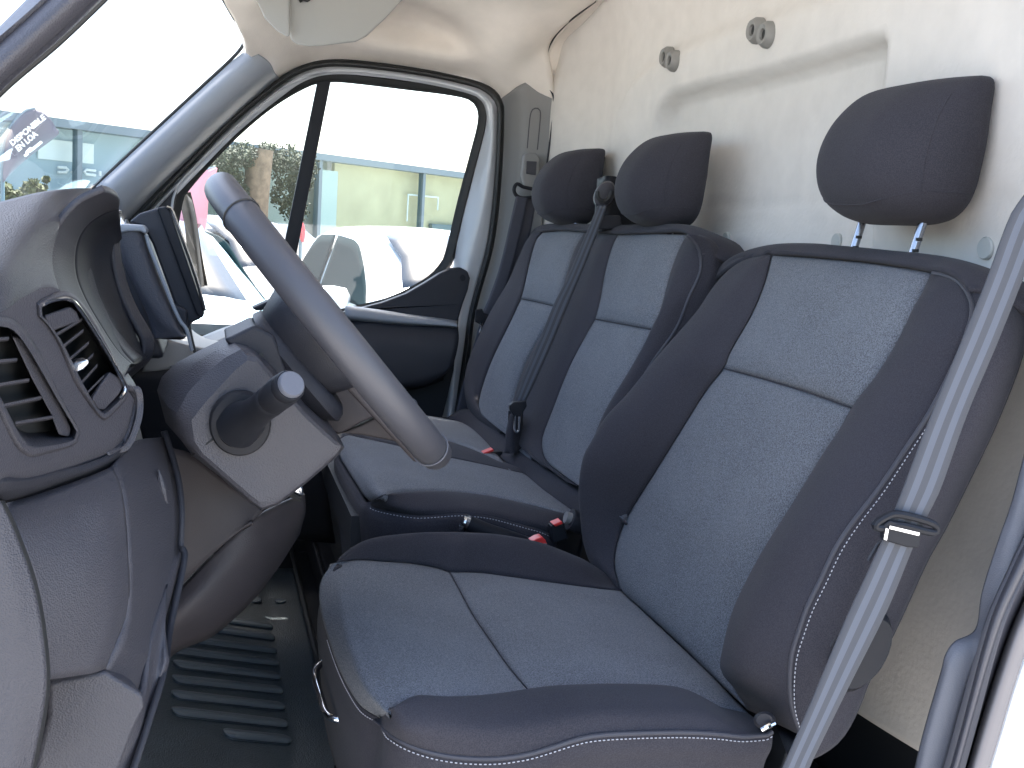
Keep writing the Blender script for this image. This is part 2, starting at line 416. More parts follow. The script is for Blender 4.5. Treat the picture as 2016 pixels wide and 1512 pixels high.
# painted frame between the two seals; it widens below the window corner
fr_out = on([(256, 452), (372, 331), (466, 237), (550, 169), (605, 137), (662, 127), (750, 134), (850, 149), (928, 167), (960, 182), (976, 202), (980, 228), (975, 350), (960, 480), (926, 610), (913, 700), (895, 822)], 2.775)
fr_in = on([(262, 470), (352, 372), (372, 352), (450, 268), (530, 196), (606, 157), (662, 146), (750, 153), (850, 168), (910, 180), (938, 194), (952, 215), (953, 240), (930, 330), (905, 430), (893, 510), (872, 822)], 2.80)
fr_mid = [((a[0]*.55+b[0]*.45), (a[1]*.55+b[1]*.45), 2.765) for a, b in zip(fr_out, fr_in)]
def pw(c, n):
    "resample pairwise matched curves by point index so opposite points stay paired"
    q = [P(p) for p in c]; q = [q[0]*2-q[1]]+q+[q[-1]*2-q[-2]]; o = []
    for i in range(1, len(q)-2):
        a, b, d, e = q[i-1:i+3]
        for k in range(n):
            t = k/n; o.append(.5*((2*b)+(d-a)*t+(2*a-5*b+4*d-e)*t*t+(3*b-a-3*d+e)*t**3))
    return o+[q[-2]]
def loftp(curves, n=8, m=5):
    cs = [pw(c, n) for c in curves]; G = []
    for i in range(len(cs[0])):
        row = [c[i] for c in cs]
        if len(row) == 2: G.append([row[0].lerp(row[1], k/m) for k in range(m+1)]); continue
        q = [row[0]*2-row[1]]+row+[row[-1]*2-row[-2]]; o = []
        for j in range(1, len(q)-2):
            a, b, c, e = q[j-1:j+3]
            for k in range(m):
                t = k/m; o.append(.5*((2*b)+(c-a)*t+(2*a-5*b+4*c-e)*t*t+(3*b-a-3*c+e)*t**3))
        G.append(o+[row[-1]])
    return G
sheet('window_frame', loftp([fr_out, fr_mid, fr_in], 8, 5), M['paint'], door, solid=.02)
# inner run channel (black) around the glass
go = [P(p) for p in on(glass_o, 2.80)]; gc = sum(go, Vector())/len(go)
go2 = cr(go, 110, True)
def inset(poly, d):
    n = len(poly); o = []
    for i in range(n):
        t = (poly[(i+1) % n]-poly[i-1]).normalized(); nn = Vector((0, t.z, -t.y))
        if nn.dot(gc-poly[i]) < 0: nn = -nn
        o.append(poly[i]+nn*d)
    return o
g_in = inset(go2, .010); g_out = inset(go2, -.014)
rg = [[p for p in g_out], [p+Vector((-.008, 0, 0)) for p in inset(go2, -.006)], [p+Vector((-.006, 0, 0)) for p in go2], g_in]
MB().grid(list(map(list, zip(*(r+[r[0]] for r in rg))))).build('window_seal', M['rubber'], door, solid=.006, off=0)
mb = MB(); gp = [p+Vector((.004, 0, 0)) for p in inset(go2, .004)]
mb.rings([gp, [p+Vector((.004, 0, 0)) for p in gp]]); mb.build('window_glass', M['glass'], door, smooth=False)
# slanted divider bar of the quarter light
MB().prism([(628, 146, 2.795), (654, 148, 2.795), (560, 622, 2.795), (531, 622, 2.795)], (.018, 0, 0)).build('divider_bar', M['satin'], door, bevel=.003)
# black mirror-base triangle at the front corner
MB().prism([(250, 452, 2.775), (352, 346, 2.775), (350, 372, 2.775), (344, 402, 2.775), (330, 475, 2.775), (320, 560, 2.775), (250, 560, 2.775)], (.03, 0, 0)).build('corner_cover', M['plastic_dark'], door, bevel=.003)
MB().tube([(353, 347, 2.773), (348, 370, 2.773), (340, 395, 2.773), (337, 440, 2.773)], .003, 6, 14).build('corner_cover_lip', M['paint'], door)
# trim card
up = [(560, 642), (690, 612), (724, 603), (780, 587), (830, 560), (862, 540), (885, 529), (905, 528), (920, 535), (926, 548), (922, 568), (911, 600), (902, 634), (730, 613), (560, 600)]
MB().prism([P(p) for p in on([(560, 642), (700, 609), (752, 596), (800, 578), (838, 556), (866, 538), (888, 528), (908, 527), (921, 534), (926, 548), (922, 570), (911, 600), (901, 634), (800, 621), (710, 612), (600, 640)], 2.75)], (.03, 0, 0)).build('upper_card', M['plastic_dark'], door, bevel=.006, seg=3)
MB().rings([[P((911+math.cos(a)*5.5, 547+math.sin(a)*6.5, 2.747)) for a in [2*math.pi*i/14 for i in range(14)]], [P((911+math.cos(a)*5, 547+math.sin(a)*6, 2.751)) for a in [2*math.pi*i/14 for i in range(14)]]]).build('screw_cap', M['satin'], door)
sheet('ledge', loftp([on([(680, 601), (740, 608), (800, 617), (850, 624), (901, 631)], 2.76), on([(680, 603), (740, 611), (800, 620), (850, 626), (900, 634)], 2.70), on([(680, 620), (740, 628), (800, 634), (850, 638), (900, 642)], 2.685), on([(680, 630), (740, 636), (800, 641), (850, 643), (900, 646)], 2.70)], 4, 4), M['pillar'], door, solid=.01)
G = loft([on([(640, 640), (720, 632), (800, 638), (902, 643)], 2.70), on([(640, 680), (720, 672), (800, 676), (903, 672)], 2.675), on([(650, 740), (740, 735), (800, 735), (893, 715)], 2.67), on([(680, 770), (760, 764), (830, 757), (876, 738)], 2.68), on([(690, 780), (770, 770), (832, 763), (874, 748)], 2.74)], 24, 5)
sheet('door_pocket', G, M['plastic_dark'], door, solid=.01)
MB().prism(on([(500, 700), (700, 612), (905, 628), (900, 700), (868, 835), (870, 1160), (500, 1160)], 2.765), (.03, 0, 0)).build('lower_card', M['floor'], door)
MB().box((2.835, -.25, .99), (.03, 1.45, .72)).build('outer_skin', M['white'], door)

# passenger mirror outside the quarter light
pm = thing('door_mirror', 'dark door mirror housing outside the quarter light beside the dash screen', 'mirror', tuple(at(380, 500, X=3.0)))
sheet('mirror_housing', loft([on([(352, 386), (362, 430), (370, 490), (384, 560)], 3.0), on([(364, 380), (376, 430), (386, 495), (394, 566)], 2.985), on([(378, 394), (388, 440), (394, 500), (402, 560)], 3.0)], 16, 6), mat('mirror_brown', (.05, .042, .034), .6, noise=(30, .3)), pm, solid=.03)

# ------------------------------------------------------------------ A pillars and windscreen
ap = thing('windscreen_pillar', 'grey windscreen pillar trim on the passenger side', 'pillar', tuple(at(360, 300, X=2.7)))
sheet('pillar_trim', loftp([on([(188, 368), (300, 264), (400, 172), (462, 116), (486, 98)], 2.70),
    on([(205, 378), (320, 272), (420, 180), (480, 128), (503, 103)], 2.678),
    on([(222, 400), (335, 300), (440, 205), (505, 147), (530, 122)], 2.684),
    on([(238, 425), (350, 318), (452, 222), (520, 162), (543, 146)], 2.71),
    on([(254, 450), (366, 335), (466, 239), (538, 175), (556, 160)], 2.78)], 8, 5), M['pillar'], ap, solid=.012)
MB().tube(on([(150, 402), (188, 366), (300, 261), (400, 168), (455, 117), (478, 90), (481, 74), (476, 62), (440, 0), (400, -80)], 2.705), .0042, 8, 60).build('screen_seal', M['rubber'], ap)
sheet('header_trim', loft([on([(484, 96), (486, 76), (478, 55), (462, 25), (450, -5), (430, -60)], 2.66), on([(480, 86), (481, 74), (468, 50), (452, 22), (438, -5), (415, -60)], 2.70)], 20, 3), M['pillar'], ap, solid=.01)

na = thing('near_windscreen_pillar', 'blurred dark pillar crossing the top left corner', 'pillar', tuple(at(60, 60, X=.85)))
sheet('pillar_trim', loftp([on([(-430, 480), (-200, 250), (-60, 110), (60, -10), (160, -110)], .88), on([(-420, 515), (-190, 285), (-50, 135), (75, 22), (185, -85)], .83), on([(-415, 560), (-185, 330), (-30, 170), (100, 48), (215, -60)], .82),
    on([(-400, 580), (-170, 350), (-12, 185), (120, 70), (235, -40)], .85), on([(-390, 585), (-160, 355), (-5, 188), (115, 82), (240, -33)], .92)], 8, 6), M['plastic'], na, solid=.02)
MB().tube(on([(-165, 355), (-8, 186), (115, 80), (236, -36)], .90), .0035, 8, 20).build('screen_seal', M['rubber'], na)
ws = thing('windscreen', 'large clear windscreen between the two front pillars', 'windscreen', tuple(at(100, 200, X=2)))
wsb = [at(-170, 352, X=.9), (1.2, .34, 1.52), (1.8, .40, 1.52), (2.4, .36, 1.52), at(150, 404, X=2.71)]
wst = [at(225, -40, X=.9), (1.2, -.08, 2.16), (1.8, -.02, 2.18), (2.3, -.03, 2.12), at(478, 84, X=2.71)]
sheet('screen_glass', loft([wsb, wst], 20, 12), glass('screen_glass', (.95, .97, .97), .03, 1.12), ws, solid=0)

# sun visor
sv = thing('sun_visor', 'folded grey sun visor on the passenger side headliner', 'visor', tuple(at(640, 20, X=2.5)))
vis = on([(497, -40), (505, 10), (523, 40), (548, 66), (566, 75), (572, 78), (600, 94), (640, 92), (705, 84), (722, 76), (760, 40), (800, -6), (815, -40)], 2.48)
MB().prism(on([(566, -60), (570, 80), (585, 90), (608, 94), (640, 92), (700, 85), (722, 74), (760, 38), (797, -2), (830, -60)], 2.46), (.018, -.002, .012)).build('visor_panel', M['visor'], sv, bevel=.007, seg=3)
MB().prism(on([(497, -60), (503, 0), (520, 38), (545, 64), (563, 74), (572, 76), (570, -60)], 2.44), (.02, 0, .02)).build('visor_flap', M['visor'], sv, bevel=.006, seg=3)
MB().tube(on([(589, 2), (597, -2), (606, 0), (612, -10)], 2.45), .004, 8, 10).build('visor_pivot', M['rubber'], sv)

# ------------------------------------------------------------------ passenger B pillar
bp = thing('door_pillar', 'grey plastic door pillar trim behind the passenger window', 'pillar', (2.7, -.75, 1.1))
sheet('trim_panel', loftp([on([(978, 200), (982, 230), (977, 350), (962, 480), (926, 620), (900, 760), (878, 860), (868, 900)], 2.785),
    on([(1003, 182), (1012, 225), (1006, 350), (990, 480), (955, 620), (930, 760), (910, 860), (900, 900)], 2.73),
    on([(1022, 168), (1034, 222), (1026, 350), (1006, 480), (985, 620), (960, 760), (940, 860), (930, 900)], 2.70),
    on([(1050, 157), (1062, 210), (1052, 350), (1040, 480), (1020, 620), (1000, 760), (980, 860), (970, 900)], 2.69),
    on([(1070, 157), (1090, 205), (1076, 340), (1064, 480), (1050, 620), (1040, 760), (1030, 860), (1020, 900)], 2.675)], 8, 5), M['grey'], bp, solid=.01)
MB().tube(on([(1068, 156), (1080, 172), (1090, 194), (1088, 235), (1076, 330), (1066, 420)], 2.67), .0022, 6, 40).build('trim_edge', M['plastic_dark'], bp)
# recessed slide of the height adjuster, drawn as a raised lip
MB().tube(on([(1038, 292), (1043, 235), (1047, 218), (1054, 213), (1062, 216), (1064, 230), (1058, 295)], 2.676), .0014, 6, 30).build('slide_lip', M['plastic'], bp)
adj = MB().prism(on([(1032, 306), (1040, 300), (1055, 300), (1064, 312), (1060, 362), (1052, 372), (1034, 368), (1027, 345)], 2.66), (.02, 0, 0)).build('height_adjuster', M['grey'], bp, bevel=.005, seg=3)
MB().prism(on([(1037, 317), (1057, 318), (1055, 345), (1036, 342)], 2.658), (.004, 0, 0)).build('release_button', M['plastic'], adj, bevel=.001)

# ------------------------------------------------------------------ near (driver) pillar on the right edge
nb = thing('near_door_pillar', 'grey door pillar with rubber seal at the right edge', 'pillar', tuple(at(1950, 1300, X=.88)))
sheet('trim_panel', loftp([[Vector((0.895, -0.805, 2.15)), Vector((0.885, -0.800, 1.85))]+on([(2060, 700), (1999, 960), (1966, 1060), (1933, 1164), (1920, 1238), (1880, 1262), (1861, 1288), (1851, 1325), (1815, 1450), (1790, 1560)], .885),
    [Vector((0.885, -0.795, 2.15)), Vector((0.875, -0.790, 1.85))]+on([(2075, 720), (2012, 975), (1980, 1075), (1948, 1175), (1932, 1245), (1895, 1280), (1878, 1305), (1866, 1335), (1832, 1455), (1806, 1560)], .876),
    [Vector((0.878, -0.780, 2.15)), Vector((0.868, -0.775, 1.85))]+on([(2110, 745), (2040, 1000), (2000, 1090), (1962, 1180), (1935, 1260), (1915, 1320), (1900, 1370), (1886, 1420), (1863, 1512), (1848, 1560)], .868)], 6, 4), M['bpillar'], nb, solid=.012)
sheet('door_seal', loftp([[Vector((0.882, -0.783, 2.15)), Vector((0.872, -0.778, 1.85))]+on([(2105, 740), (2035, 1000), (1995, 1090), (1955, 1182), (1928, 1262), (1893, 1400), (1862, 1512), (1846, 1570)], .872),
    [Vector((0.857, -0.775, 2.15)), Vector((0.847, -0.770, 1.85))]+on([(2125, 770), (2050, 1020), (2012, 1110), (1970, 1200), (1943, 1282), (1908, 1410), (1880, 1512), (1862, 1570)], .845),
    [Vector((0.878, -0.765, 2.15)), Vector((0.868, -0.760, 1.85))]+on([(2150, 790), (2085, 1030), (2040, 1130), (1998, 1220), (1965, 1310), (1930, 1420), (1903, 1512), (1885, 1570)], .868)], 6, 5), M['seal'], nb, solid=.012)
sheet('sill_flange', loftp([[Vector((0.878, -0.765, 2.15)), Vector((0.868, -0.760, 1.85))]+on([(2150, 790), (2083, 1030), (2038, 1130), (1996, 1220), (1963, 1310), (1928, 1420), (1901, 1512), (1883, 1570)], .868),
    [Vector((0.858, -0.762, 2.15)), Vector((0.848, -0.757, 1.85))]+on([(2160, 800), (2100, 1040), (2055, 1140), (2010, 1230), (1978, 1320), (1944, 1425), (1918, 1512), (1900, 1570)], .848),
    [Vector((0.862, -0.750, 2.15)), Vector((0.852, -0.745, 1.85))]+on([(2180, 820), (2130, 1050), (2085, 1150), (2035, 1245), (2000, 1340), (1970, 1440), (1948, 1512), (1930, 1570)], .852)], 6, 4), M['flange'], nb, solid=.006)

vb = thing('van_side', 'white outer body side of the van at the right edge', 'van body', (.84, -1.3, 1.2))
va = [Vector((.863, -.75, 2.35)), Vector((.853, -.745, 1.85))]+on([(2180, 820), (2130, 1050), (2085, 1150), (2035, 1245), (2000, 1340), (1970, 1440), (1948, 1512), (1930, 1570), (1880, 1720)], .853)
sheet('body_panel', loft([[P(p)+Vector((.003, -.006, 0)) for p in va], [P(p)+Vector((.0, -1.6, 0)) for p in va]], 30, 6), M['white'], vb, solid=.01)

# ------------------------------------------------------------------ seats
ZP = [1.05, 1.127, 1.28, 1.458, 1.56, 1.61]; YP = [-.56, -.578, -.622, -.678, -.722, -.754]
def onback(px, py, dz=0, dy=0):
    return solve(px, py, lambda p: p.y-(interp(p.z-dz, ZP, YP)+dy))
ZC = ([-.70, -.575, -.32, -.20, -.15, -.12, -.10], [1.112, 1.125, 1.158, 1.180, 1.183, 1.172, 1.15])
def onseat(px, py, dz=0, dy=0):
    return solve(px, py, lambda p: p.z-(interp(p.y-dy, *ZC)+dz))
def bz(c, d): return [p+Vector(d) for p in c]

seat = thing('driver_seat', 'dark driver seat with blue grey cloth centre panels in the foreground', 'seat', (1.2, -.4, .82))
IL = [(1222, 1165), (1210, 1110), (1218, 1060), (1240, 1010), (1290, 930), (1340, 850), (1390, 770), (1425, 725)]
IR = [(1473, 1398), (1444, 1352), (1436, 1318), (1442, 1281), (1451, 1230), (1466, 1186), (1491, 1131), (1550, 1022), (1587, 955), (1621, 895), (1649, 853), (1677, 803)]
IL2 = [(1425, 725), (1440, 690), (1480, 620), (1505, 560), (1520, 503)]
IR2 = [(1677, 803), (1719, 753), (1774, 666), (1802, 610), (1818, 572), (1833, 538)]
f = lambda L: [onback(*p) for p in L]
botc = f([(1222, 1165), (1330, 1262), (1400, 1330), (1473, 1398)])
seam = f([(1425, 725), (1500, 745), (1590, 772), (1677, 803)])
topc = f([(1520, 503), (1600, 508), (1700, 517), (1780, 528), (1833, 538)])
lo = puff(coons(botc, seam, f(IL), f(IR), 44, 34), (0, .011, .004), 6)
hi = puff(coons(seam, topc, f(IL2), f(IR2), 30, 34), (0, .009, .004), 8)
sheet('back_lower_panel', lo, M['insert'], seat, solid=.01)
sheet('back_upper_panel', hi, M['insert'], seat, solid=.01)
MB().tube([p+Vector((0, .001, 0)) for p in seam], .0009, 6, 40).build('back_seam', M['cloth'], seat)
edge_n = cr(f(IR+IR2[1:]), 60); edge_f = cr(f(IL+IL2[1:]), 60)
SEAM = cr(on([(1580, 1450), (1572, 1431), (1559, 1391), (1555, 1343), (1559, 1289), (1572, 1245), (1590, 1194), (1615, 1143), (1645, 1080), (1681, 1026), (1729, 964), (1785, 881), (1826, 819), (1858, 760), (1886, 700), (1905, 650)], .925)
          + [(1914, 615, .935), (1908, 583, .955), (1888, 556, .985), (1862, 543, 1.01), (1836, 538, 1.035)], 60)
REAR = cr(on([(1560, 1512), (1623, 1484), (1663, 1449), (1696, 1387), (1712, 1343), (1754, 1263), (1787, 1194), (1827, 1106), (1864, 1040), (1904, 960)], .93)
          + [(1957, 850, .925), (2000, 745, .925), (2022, 670, .93), (2018, 620, .94), (1995, 580, .955), (1960, 553, .975), (1925, 537, 1.0), (1890, 528, 1.03)], 60)
def mids(A, B, t, d):
    n = len(A); return [A[i].lerp(B[i], t)+Vector(d(i/(n-1))) for i in range(n)]
tap = lambda v, w=.07: sstep(0, w, v)*sstep(0, w, 1-v)
bul = lambda a: (lambda v: (0, a*tap(v, .12)*(1-.6*v), .25*a*(1-v)*tap(v)))
m1 = mids(edge_n, SEAM, .30, bul(.034)); m2 = mids(edge_n, SEAM, .68, bul(.036))
sheet('near_bolster', loft([edge_n, m1, m2, SEAM], 60, 6), M['cloth'], seat, solid=.0025)
s1 = mids(SEAM, REAR, .45, lambda v: (-.022*math.sin(math.pi*v)**.6, 0, 0))
sheet('side_panel', loft([SEAM, s1, REAR], 60, 8), M['cloth'], seat, solid=.0025)
MB().tube(SEAM, .0024, 8).build('near_piping', M['piping'], seat)
dashes(mids(SEAM, REAR, .045, lambda v: (-.0036, 0, 0))[1:50]).build('stitching', M['thread'], seat)['kind'] = 'stuff'
# far bolster
SIL = cr([(1206, 1150, 1.50), (1172, 1110, 1.53), (1156, 1070, 1.55), (1148, 1020, 1.56), (1144, 959, 1.565), (1151, 902, 1.56), (1166, 872, 1.555), (1196, 822, 1.55), (1240, 774, 1.54), (1300, 700, 1.525), (1345, 649, 1.515), (1380, 608, 1.505), (1402, 574, 1.505), (1428, 542, 1.50), (1462, 517, 1.485), (1500, 506, 1.455), (1519, 504, 1.425)], 60)
m3 = mids(edge_f, SIL, .45, lambda v: (0, (.006+.016*math.sin(math.pi*v))*tap(v), .004*tap(v)))
fr = mids(SIL, SIL, .5, lambda v: (.018, -.075+.02*v, 0)); fr2 = mids(SIL, SIL, .5, lambda v: (.008, -.13+.07*v, 0))
sheet('far_bolster', loft([edge_f, m3, SIL, fr, fr2], 60, 7), M['cloth'], seat, solid=.0025)
# top roll between the front panels and the rear shell
topY = -.782
top_front = cr(topc, 40)
top_all = cr([SIL[-6], SIL[-3]]+[p for p in topc]+[SEAM[-3], SEAM[-6], SEAM[-9]], 60)
OUT = [(1398, 580), (1412, 548), (1436, 524), (1475, 506), (1524, 495), (1594, 494), (1642, 499), (1691, 504), (1764, 512), (1812, 516), (1871, 524), (1924, 537), (1962, 552), (2000, 583), (2020, 625)]
out = cr([at(a, b, Y=topY) for a, b in OUT], 60)
rear = [p+Vector((0, -.045, -.012)) for p in out]
sheet('top_roll', loft([top_all, mids(top_all, out, .5, lambda v: (0, .004, .006)), out, rear], 60, 5), M['cloth'], seat, solid=.008)
def shell(name, edge_a, edge_b, m_, parent, bulge=.03):
    A = cr(edge_a, 40); B = cr(edge_b, 40); mid = [a.lerp(b, .5)+Vector((0, -bulge, 0)) for a, b in zip(A, B)]
    sheet(name, loft([A, mid, B], 40, 8), m_, parent, solid=.006, toward=(2, -3, 1.3))
shell('rear_shell', REAR, fr2, M['plastic_dark'], seat, .02)

# cushion
cf = [onseat(*p) for p in [(1222, 1163), (1156, 1157), (1086, 1148), (999, 1136), (940, 1128), (885, 1126)]]
cf2 = [onseat(*p) for p in [(885, 1126), (864, 1119), (815, 1110), (749, 1105), (706, 1102)]]+[at(662, 1108, X=1.39)]
cn = [onseat(*p) for p in [(1473, 1404), (1418, 1392), (1369, 1379), (1294, 1365), (1190, 1360), (1121, 1362), (1044, 1364)]]
cn2 = [onseat(*p) for p in [(1044, 1364), (947, 1374), (860, 1379), (808, 1377), (780, 1390), (762, 1402)]]+[at(749, 1414, X=1.0)]
cseam = [onseat(*p) for p in [(885, 1126), (902, 1157), (930, 1209), (965, 1261), (999, 1310), (1044, 1364)]]
ccr = [onseat(*p) for p in [(1222, 1163), (1300, 1235), (1390, 1320), (1473, 1404)]]
FRt = [cf2[-1]]+[at(a, b, X=x) for a, b, x in [(645, 1122, 1.375), (632, 1143, 1.355), (628, 1168, 1.325), (632, 1206, 1.28), (645, 1254, 1.215), (662, 1303, 1.15), (683, 1348, 1.09), (711, 1390, 1.035)]]+[cn2[-1]]
rearpad = puff(coons(ccr, cseam, cf, cn, 40, 40), (0, 0, .013), 6)
frontpad = coons(cseam, FRt, cf2, cn2, 40, 40)
for i in range(40):
    for j in range(40):
        v, u = i/39, j/39
        frontpad[i][j] = frontpad[i][j]+Vector((0, .5, 1)).normalized()*(.013*math.sin(math.pi*v**1.2)**.8*(1-abs(2*u-1)**6))
sheet('cushion_rear_panel', rearpad, M['insert'], seat, solid=.01)
sheet('cushion_front_panel', frontpad, M['insert'], seat, solid=.01)
MB().tube([p+Vector((0, 0, .0005)) for p in cseam], .0009, 6, 40).build('cushion_seam', M['cloth'], seat)
# near bolster of the cushion, its stitched seam and the skirt below
CN = cr(cn+cn2[1:], 60)
ST = cr([(1521, 1440, .93), (1513, 1446, .93), (1463, 1450, .93), (1413, 1445, .93), (1344, 1442, .93), (1245, 1444, .928), (1170, 1449, .926), (1126, 1459, .925), (1086, 1472, .925), (1036, 1486, .925), (972, 1494, .925), (898, 1491, .93), (838, 1479, .937), (788, 1459, .95), (752, 1433, .975), (735, 1415, .985)], 60)
b1 = mids(CN, ST, .35, lambda v: (0, 0, .022*tap(v, .2))); b2 = mids(CN, ST, .75, lambda v: (-.010*tap(v), 0, .020*tap(v, .2)))
sheet('cushion_near_bolster', loft([CN, b1, b2, ST], 60, 6), M['cloth'], seat, solid=.0025)
MB().tube(ST[:-2], .0022, 8).build('cushion_piping', M['piping'], seat)
ST2 = ST[:-3]+cr([ST[-3]]+[p+Vector((.001, -.001, -.002)) for p in FRt[::-1]], 40)[1:]
dashes([p+Vector((-.0015, .0006, -.0045)) for p in ST2[:80]]).build('stitching', M['thread'], seat)['kind'] = 'stuff'
SKl = [p+Vector((.012, 0, -.05)) for p in ST2]; SKb = [p+Vector((.022, -.012 if i > 60 else 0, -.15)) for i, p in enumerate(ST2)]
sheet('cushion_skirt', loft([ST2, [p+Vector((.001, -.001, -.018)) for p in ST2], SKl, SKb], 100, 5), M['cloth'], seat, solid=.008)
# far bolster
CF = cr(cf+cf2[1:], 60)
FS = cr([(1250, 1180, 1.50), (1200, 1140, 1.50), (1152, 1108, 1.50), (1121, 1094, 1.50), (1076, 1076, 1.495), (1044, 1067, 1.49), (982, 1056, 1.485), (912, 1052, 1.48), (843, 1053, 1.475), (774, 1060, 1.465), (722, 1070, 1.45), (690, 1086, 1.43), (668, 1104, 1.40)], 60)
b3 = mids(CF, FS, .5, lambda v: (0, 0, .014*tap(v, .2)))
sheet('cushion_far_bolster', loft([CF, b3, FS, [p+Vector((.02, .0, -.03)) for p in FS], [p+Vector((.015, 0, -.15)) for p in FS]], 60, 6), M['cloth'], seat, solid=.0025)
# plinth, slide rail and an unseen backing box added against light leaks
MB().box((1.22, -.40, .93), (.42, .42, .24)).build('seat_base', M['floor'], seat, bevel=.01)
MB().box((1.22, -.38, 1.07), (.40, .40, .06)).build('backing_box', M['floor'], seat)
MB().box((1.19, -.37, .99), (.03, .44, .03)).build('slide_rail', M['satin'], seat)
G = MB(); G.tube([at(648, 1303, X=1.27), at(634, 1306, X=1.262), at(622, 1318, X=1.255), at(621, 1338, X=1.24), at(632, 1375, X=1.19), at(641, 1402, X=1.16), at(655, 1414, X=1.145), at(682, 1418, X=1.14)], .0042, 10, 40)
G.build('slide_bar', M['chrome'], seat)
# recliner pivot and its little lever at the back/cushion corner
MB().rings([[P((1505+math.cos(a)*r, 1418+math.sin(a)*r*.8, X)) for a in [2*math.pi*i/18 for i in range(18)]] for r, X in ((22, .955), (22, .93), (16, .921))]).build('recliner_boss', M['plastic_dark'], seat)
MB().tube([(1500, 1437, .918), (1512, 1430, .916), (1524, 1424, .918)], .0026, 8, 8).build('recliner_tab', M['chrome'], seat)
# round height/lumbar control on the side of the back, half hidden by the belt
c0 = at(1700, 1285, X=.905)
kn = []
for r, dx in ((.036, .02), (.036, .004), (.030, -.004)):
    kn.append([c0+Vector((dx, math.cos(a)*r*.85-math.sin(a)*.010, math.sin(a)*r*1.15)) for a in [2*math.pi*i/28 for i in range(28)]])
MB().rings(kn).build('lumbar_knob', M['satin'], seat)
MB().prism([P(p) for p in on([(1652, 1225), (1672, 1240), (1655, 1300), (1632, 1275)], .912)], (.012, 0, 0)).build('lumbar_lever', M['plastic_dark'], seat, bevel=.003)

# ------------------------------------------------------------------ headrests
def headrest_parts(root, c, sx=1.0):
    "pillow with a flat rear, slanted chin, raked with the backrest; c = centre of its bottom"
    lv = [  # z, y front, y rear, half width
        (.000, .014, -.014, .044), (.003, .028, -.026, .068), (.010, .046, -.037, .088), (.024, .065, -.044, .104), (.043, .076, -.048, .113), (.067, .080, -.050, .117), (.091, .076, -.052, .118),
        (.115, .065, -.053, .116), (.134, .050, -.054, .113), (.150, .032, -.055, .110), (.160, .014, -.055, .105), (.166, -.008, -.053, .096), (.168, -.026, -.048, .082)]
    rg = []
    for z, yf, yr, hw in lv:
        q = []
        for i in range(44):
            a = 2*math.pi*i/44; ca, sa = math.cos(a), math.sin(a); e = .5
            x = math.copysign(abs(ca)**e, ca); y = math.copysign(abs(sa)**(.75 if sa > 0 else .42), sa)
            ym = (yf+yr)/2; hy = (yf-yr)/2
            q.append(Vector(c)+Vector((x*hw*sx*(1-.34*max(0, y)), ym+y*hy, z)))
        rg.append(q)
    fine = [[None]*44 for _ in range(37)]
    for j in range(44):
        col = cr([r[j] for r in rg], 37)
        for i in range(37): fine[i][j] = col[i]
    p = MB().rings(fine).build('pillow', M['cloth'], root, angle=75)
    # welts: one round the chin, one down each side of the front face
    def surf(a, z, o=0):
        zs = [l[0] for l in lv]; k = [interp(z, zs, [l[q] for l in lv]) for q in (1, 2, 3)]
        ca, sa = math.cos(a), math.sin(a); x = math.copysign(abs(ca)**e, ca); y = math.copysign(abs(sa)**(.75 if sa > 0 else .42), sa)
        return Vector(c)+Vector((x*(k[2]*sx+o)*(1-.34*max(0, y)), (k[0]+k[1])/2+y*((k[0]-k[1])/2+o), z))
    MB().tube([surf(R(a), .020+.016*abs(math.cos(R(a)))**2.2, .0004) for a in range(-20, 201, 5)], .0011, 6).build('chin_welt', M['cloth'], p)
    for a in (12, 168):
        MB().tube([surf(R(a), z/1000, .0002) for z in range(36, 150, 6)], .0008, 6).build('side_welt', M['cloth'], p)
    return p
HR = []
def headrest(cx, cy, cz, lift, label, sx=1.0):
    h = thing('headrest', label, 'headrest', (cx, cy, cz), 'headrests on the three seats')
    headrest_parts(h, (cx, cy, cz), sx)
    for s in (-1, 1):
        x = cx+s*.062
        top_, bot_ = Vector((x, cy-.004, cz+.02)), Vector((x, cy+.020, cz-lift-.03)); ax_ = (bot_-top_)
        r = MB().tube([top_, bot_], .0052, 14).build('rod', M['steel'], h)
        for k in range(3):
            MB().box(top_+ax_*(.36+.13*k)+Vector((-.0046, .001, 0)), (.003, .007, .0035)).build('notch', M['rubber'], r)
    return h
h1 = headrest(1.188, -.785, 1.655, .05, 'tall charcoal headrest raised on chrome rods over the driver seat')
h2 = headrest(1.880, -.775, 1.641, .02, 'middle charcoal headrest low on the bench seat', .87); h3 = headrest(2.40, -.768, 1.640, .02, 'smallest charcoal headrest, beside the passenger door pillar', .85)
for i, s in enumerate((-1, 1)):
    c = Vector((1.188+s*.062, -.769, 1.603)); mb = MB()
    rg = [[c+Vector((math.cos(a)*.024*q, math.sin(a)*.015*q, z)) for a in [2*math.pi*k/24 for k in range(24)]] for q, z in ((.95, -.008), (1, .002), (1, .008), (.85, .012), (.4, .0125))]
    mb.rings(rg).build('rod_guide', M['satin'], seat)

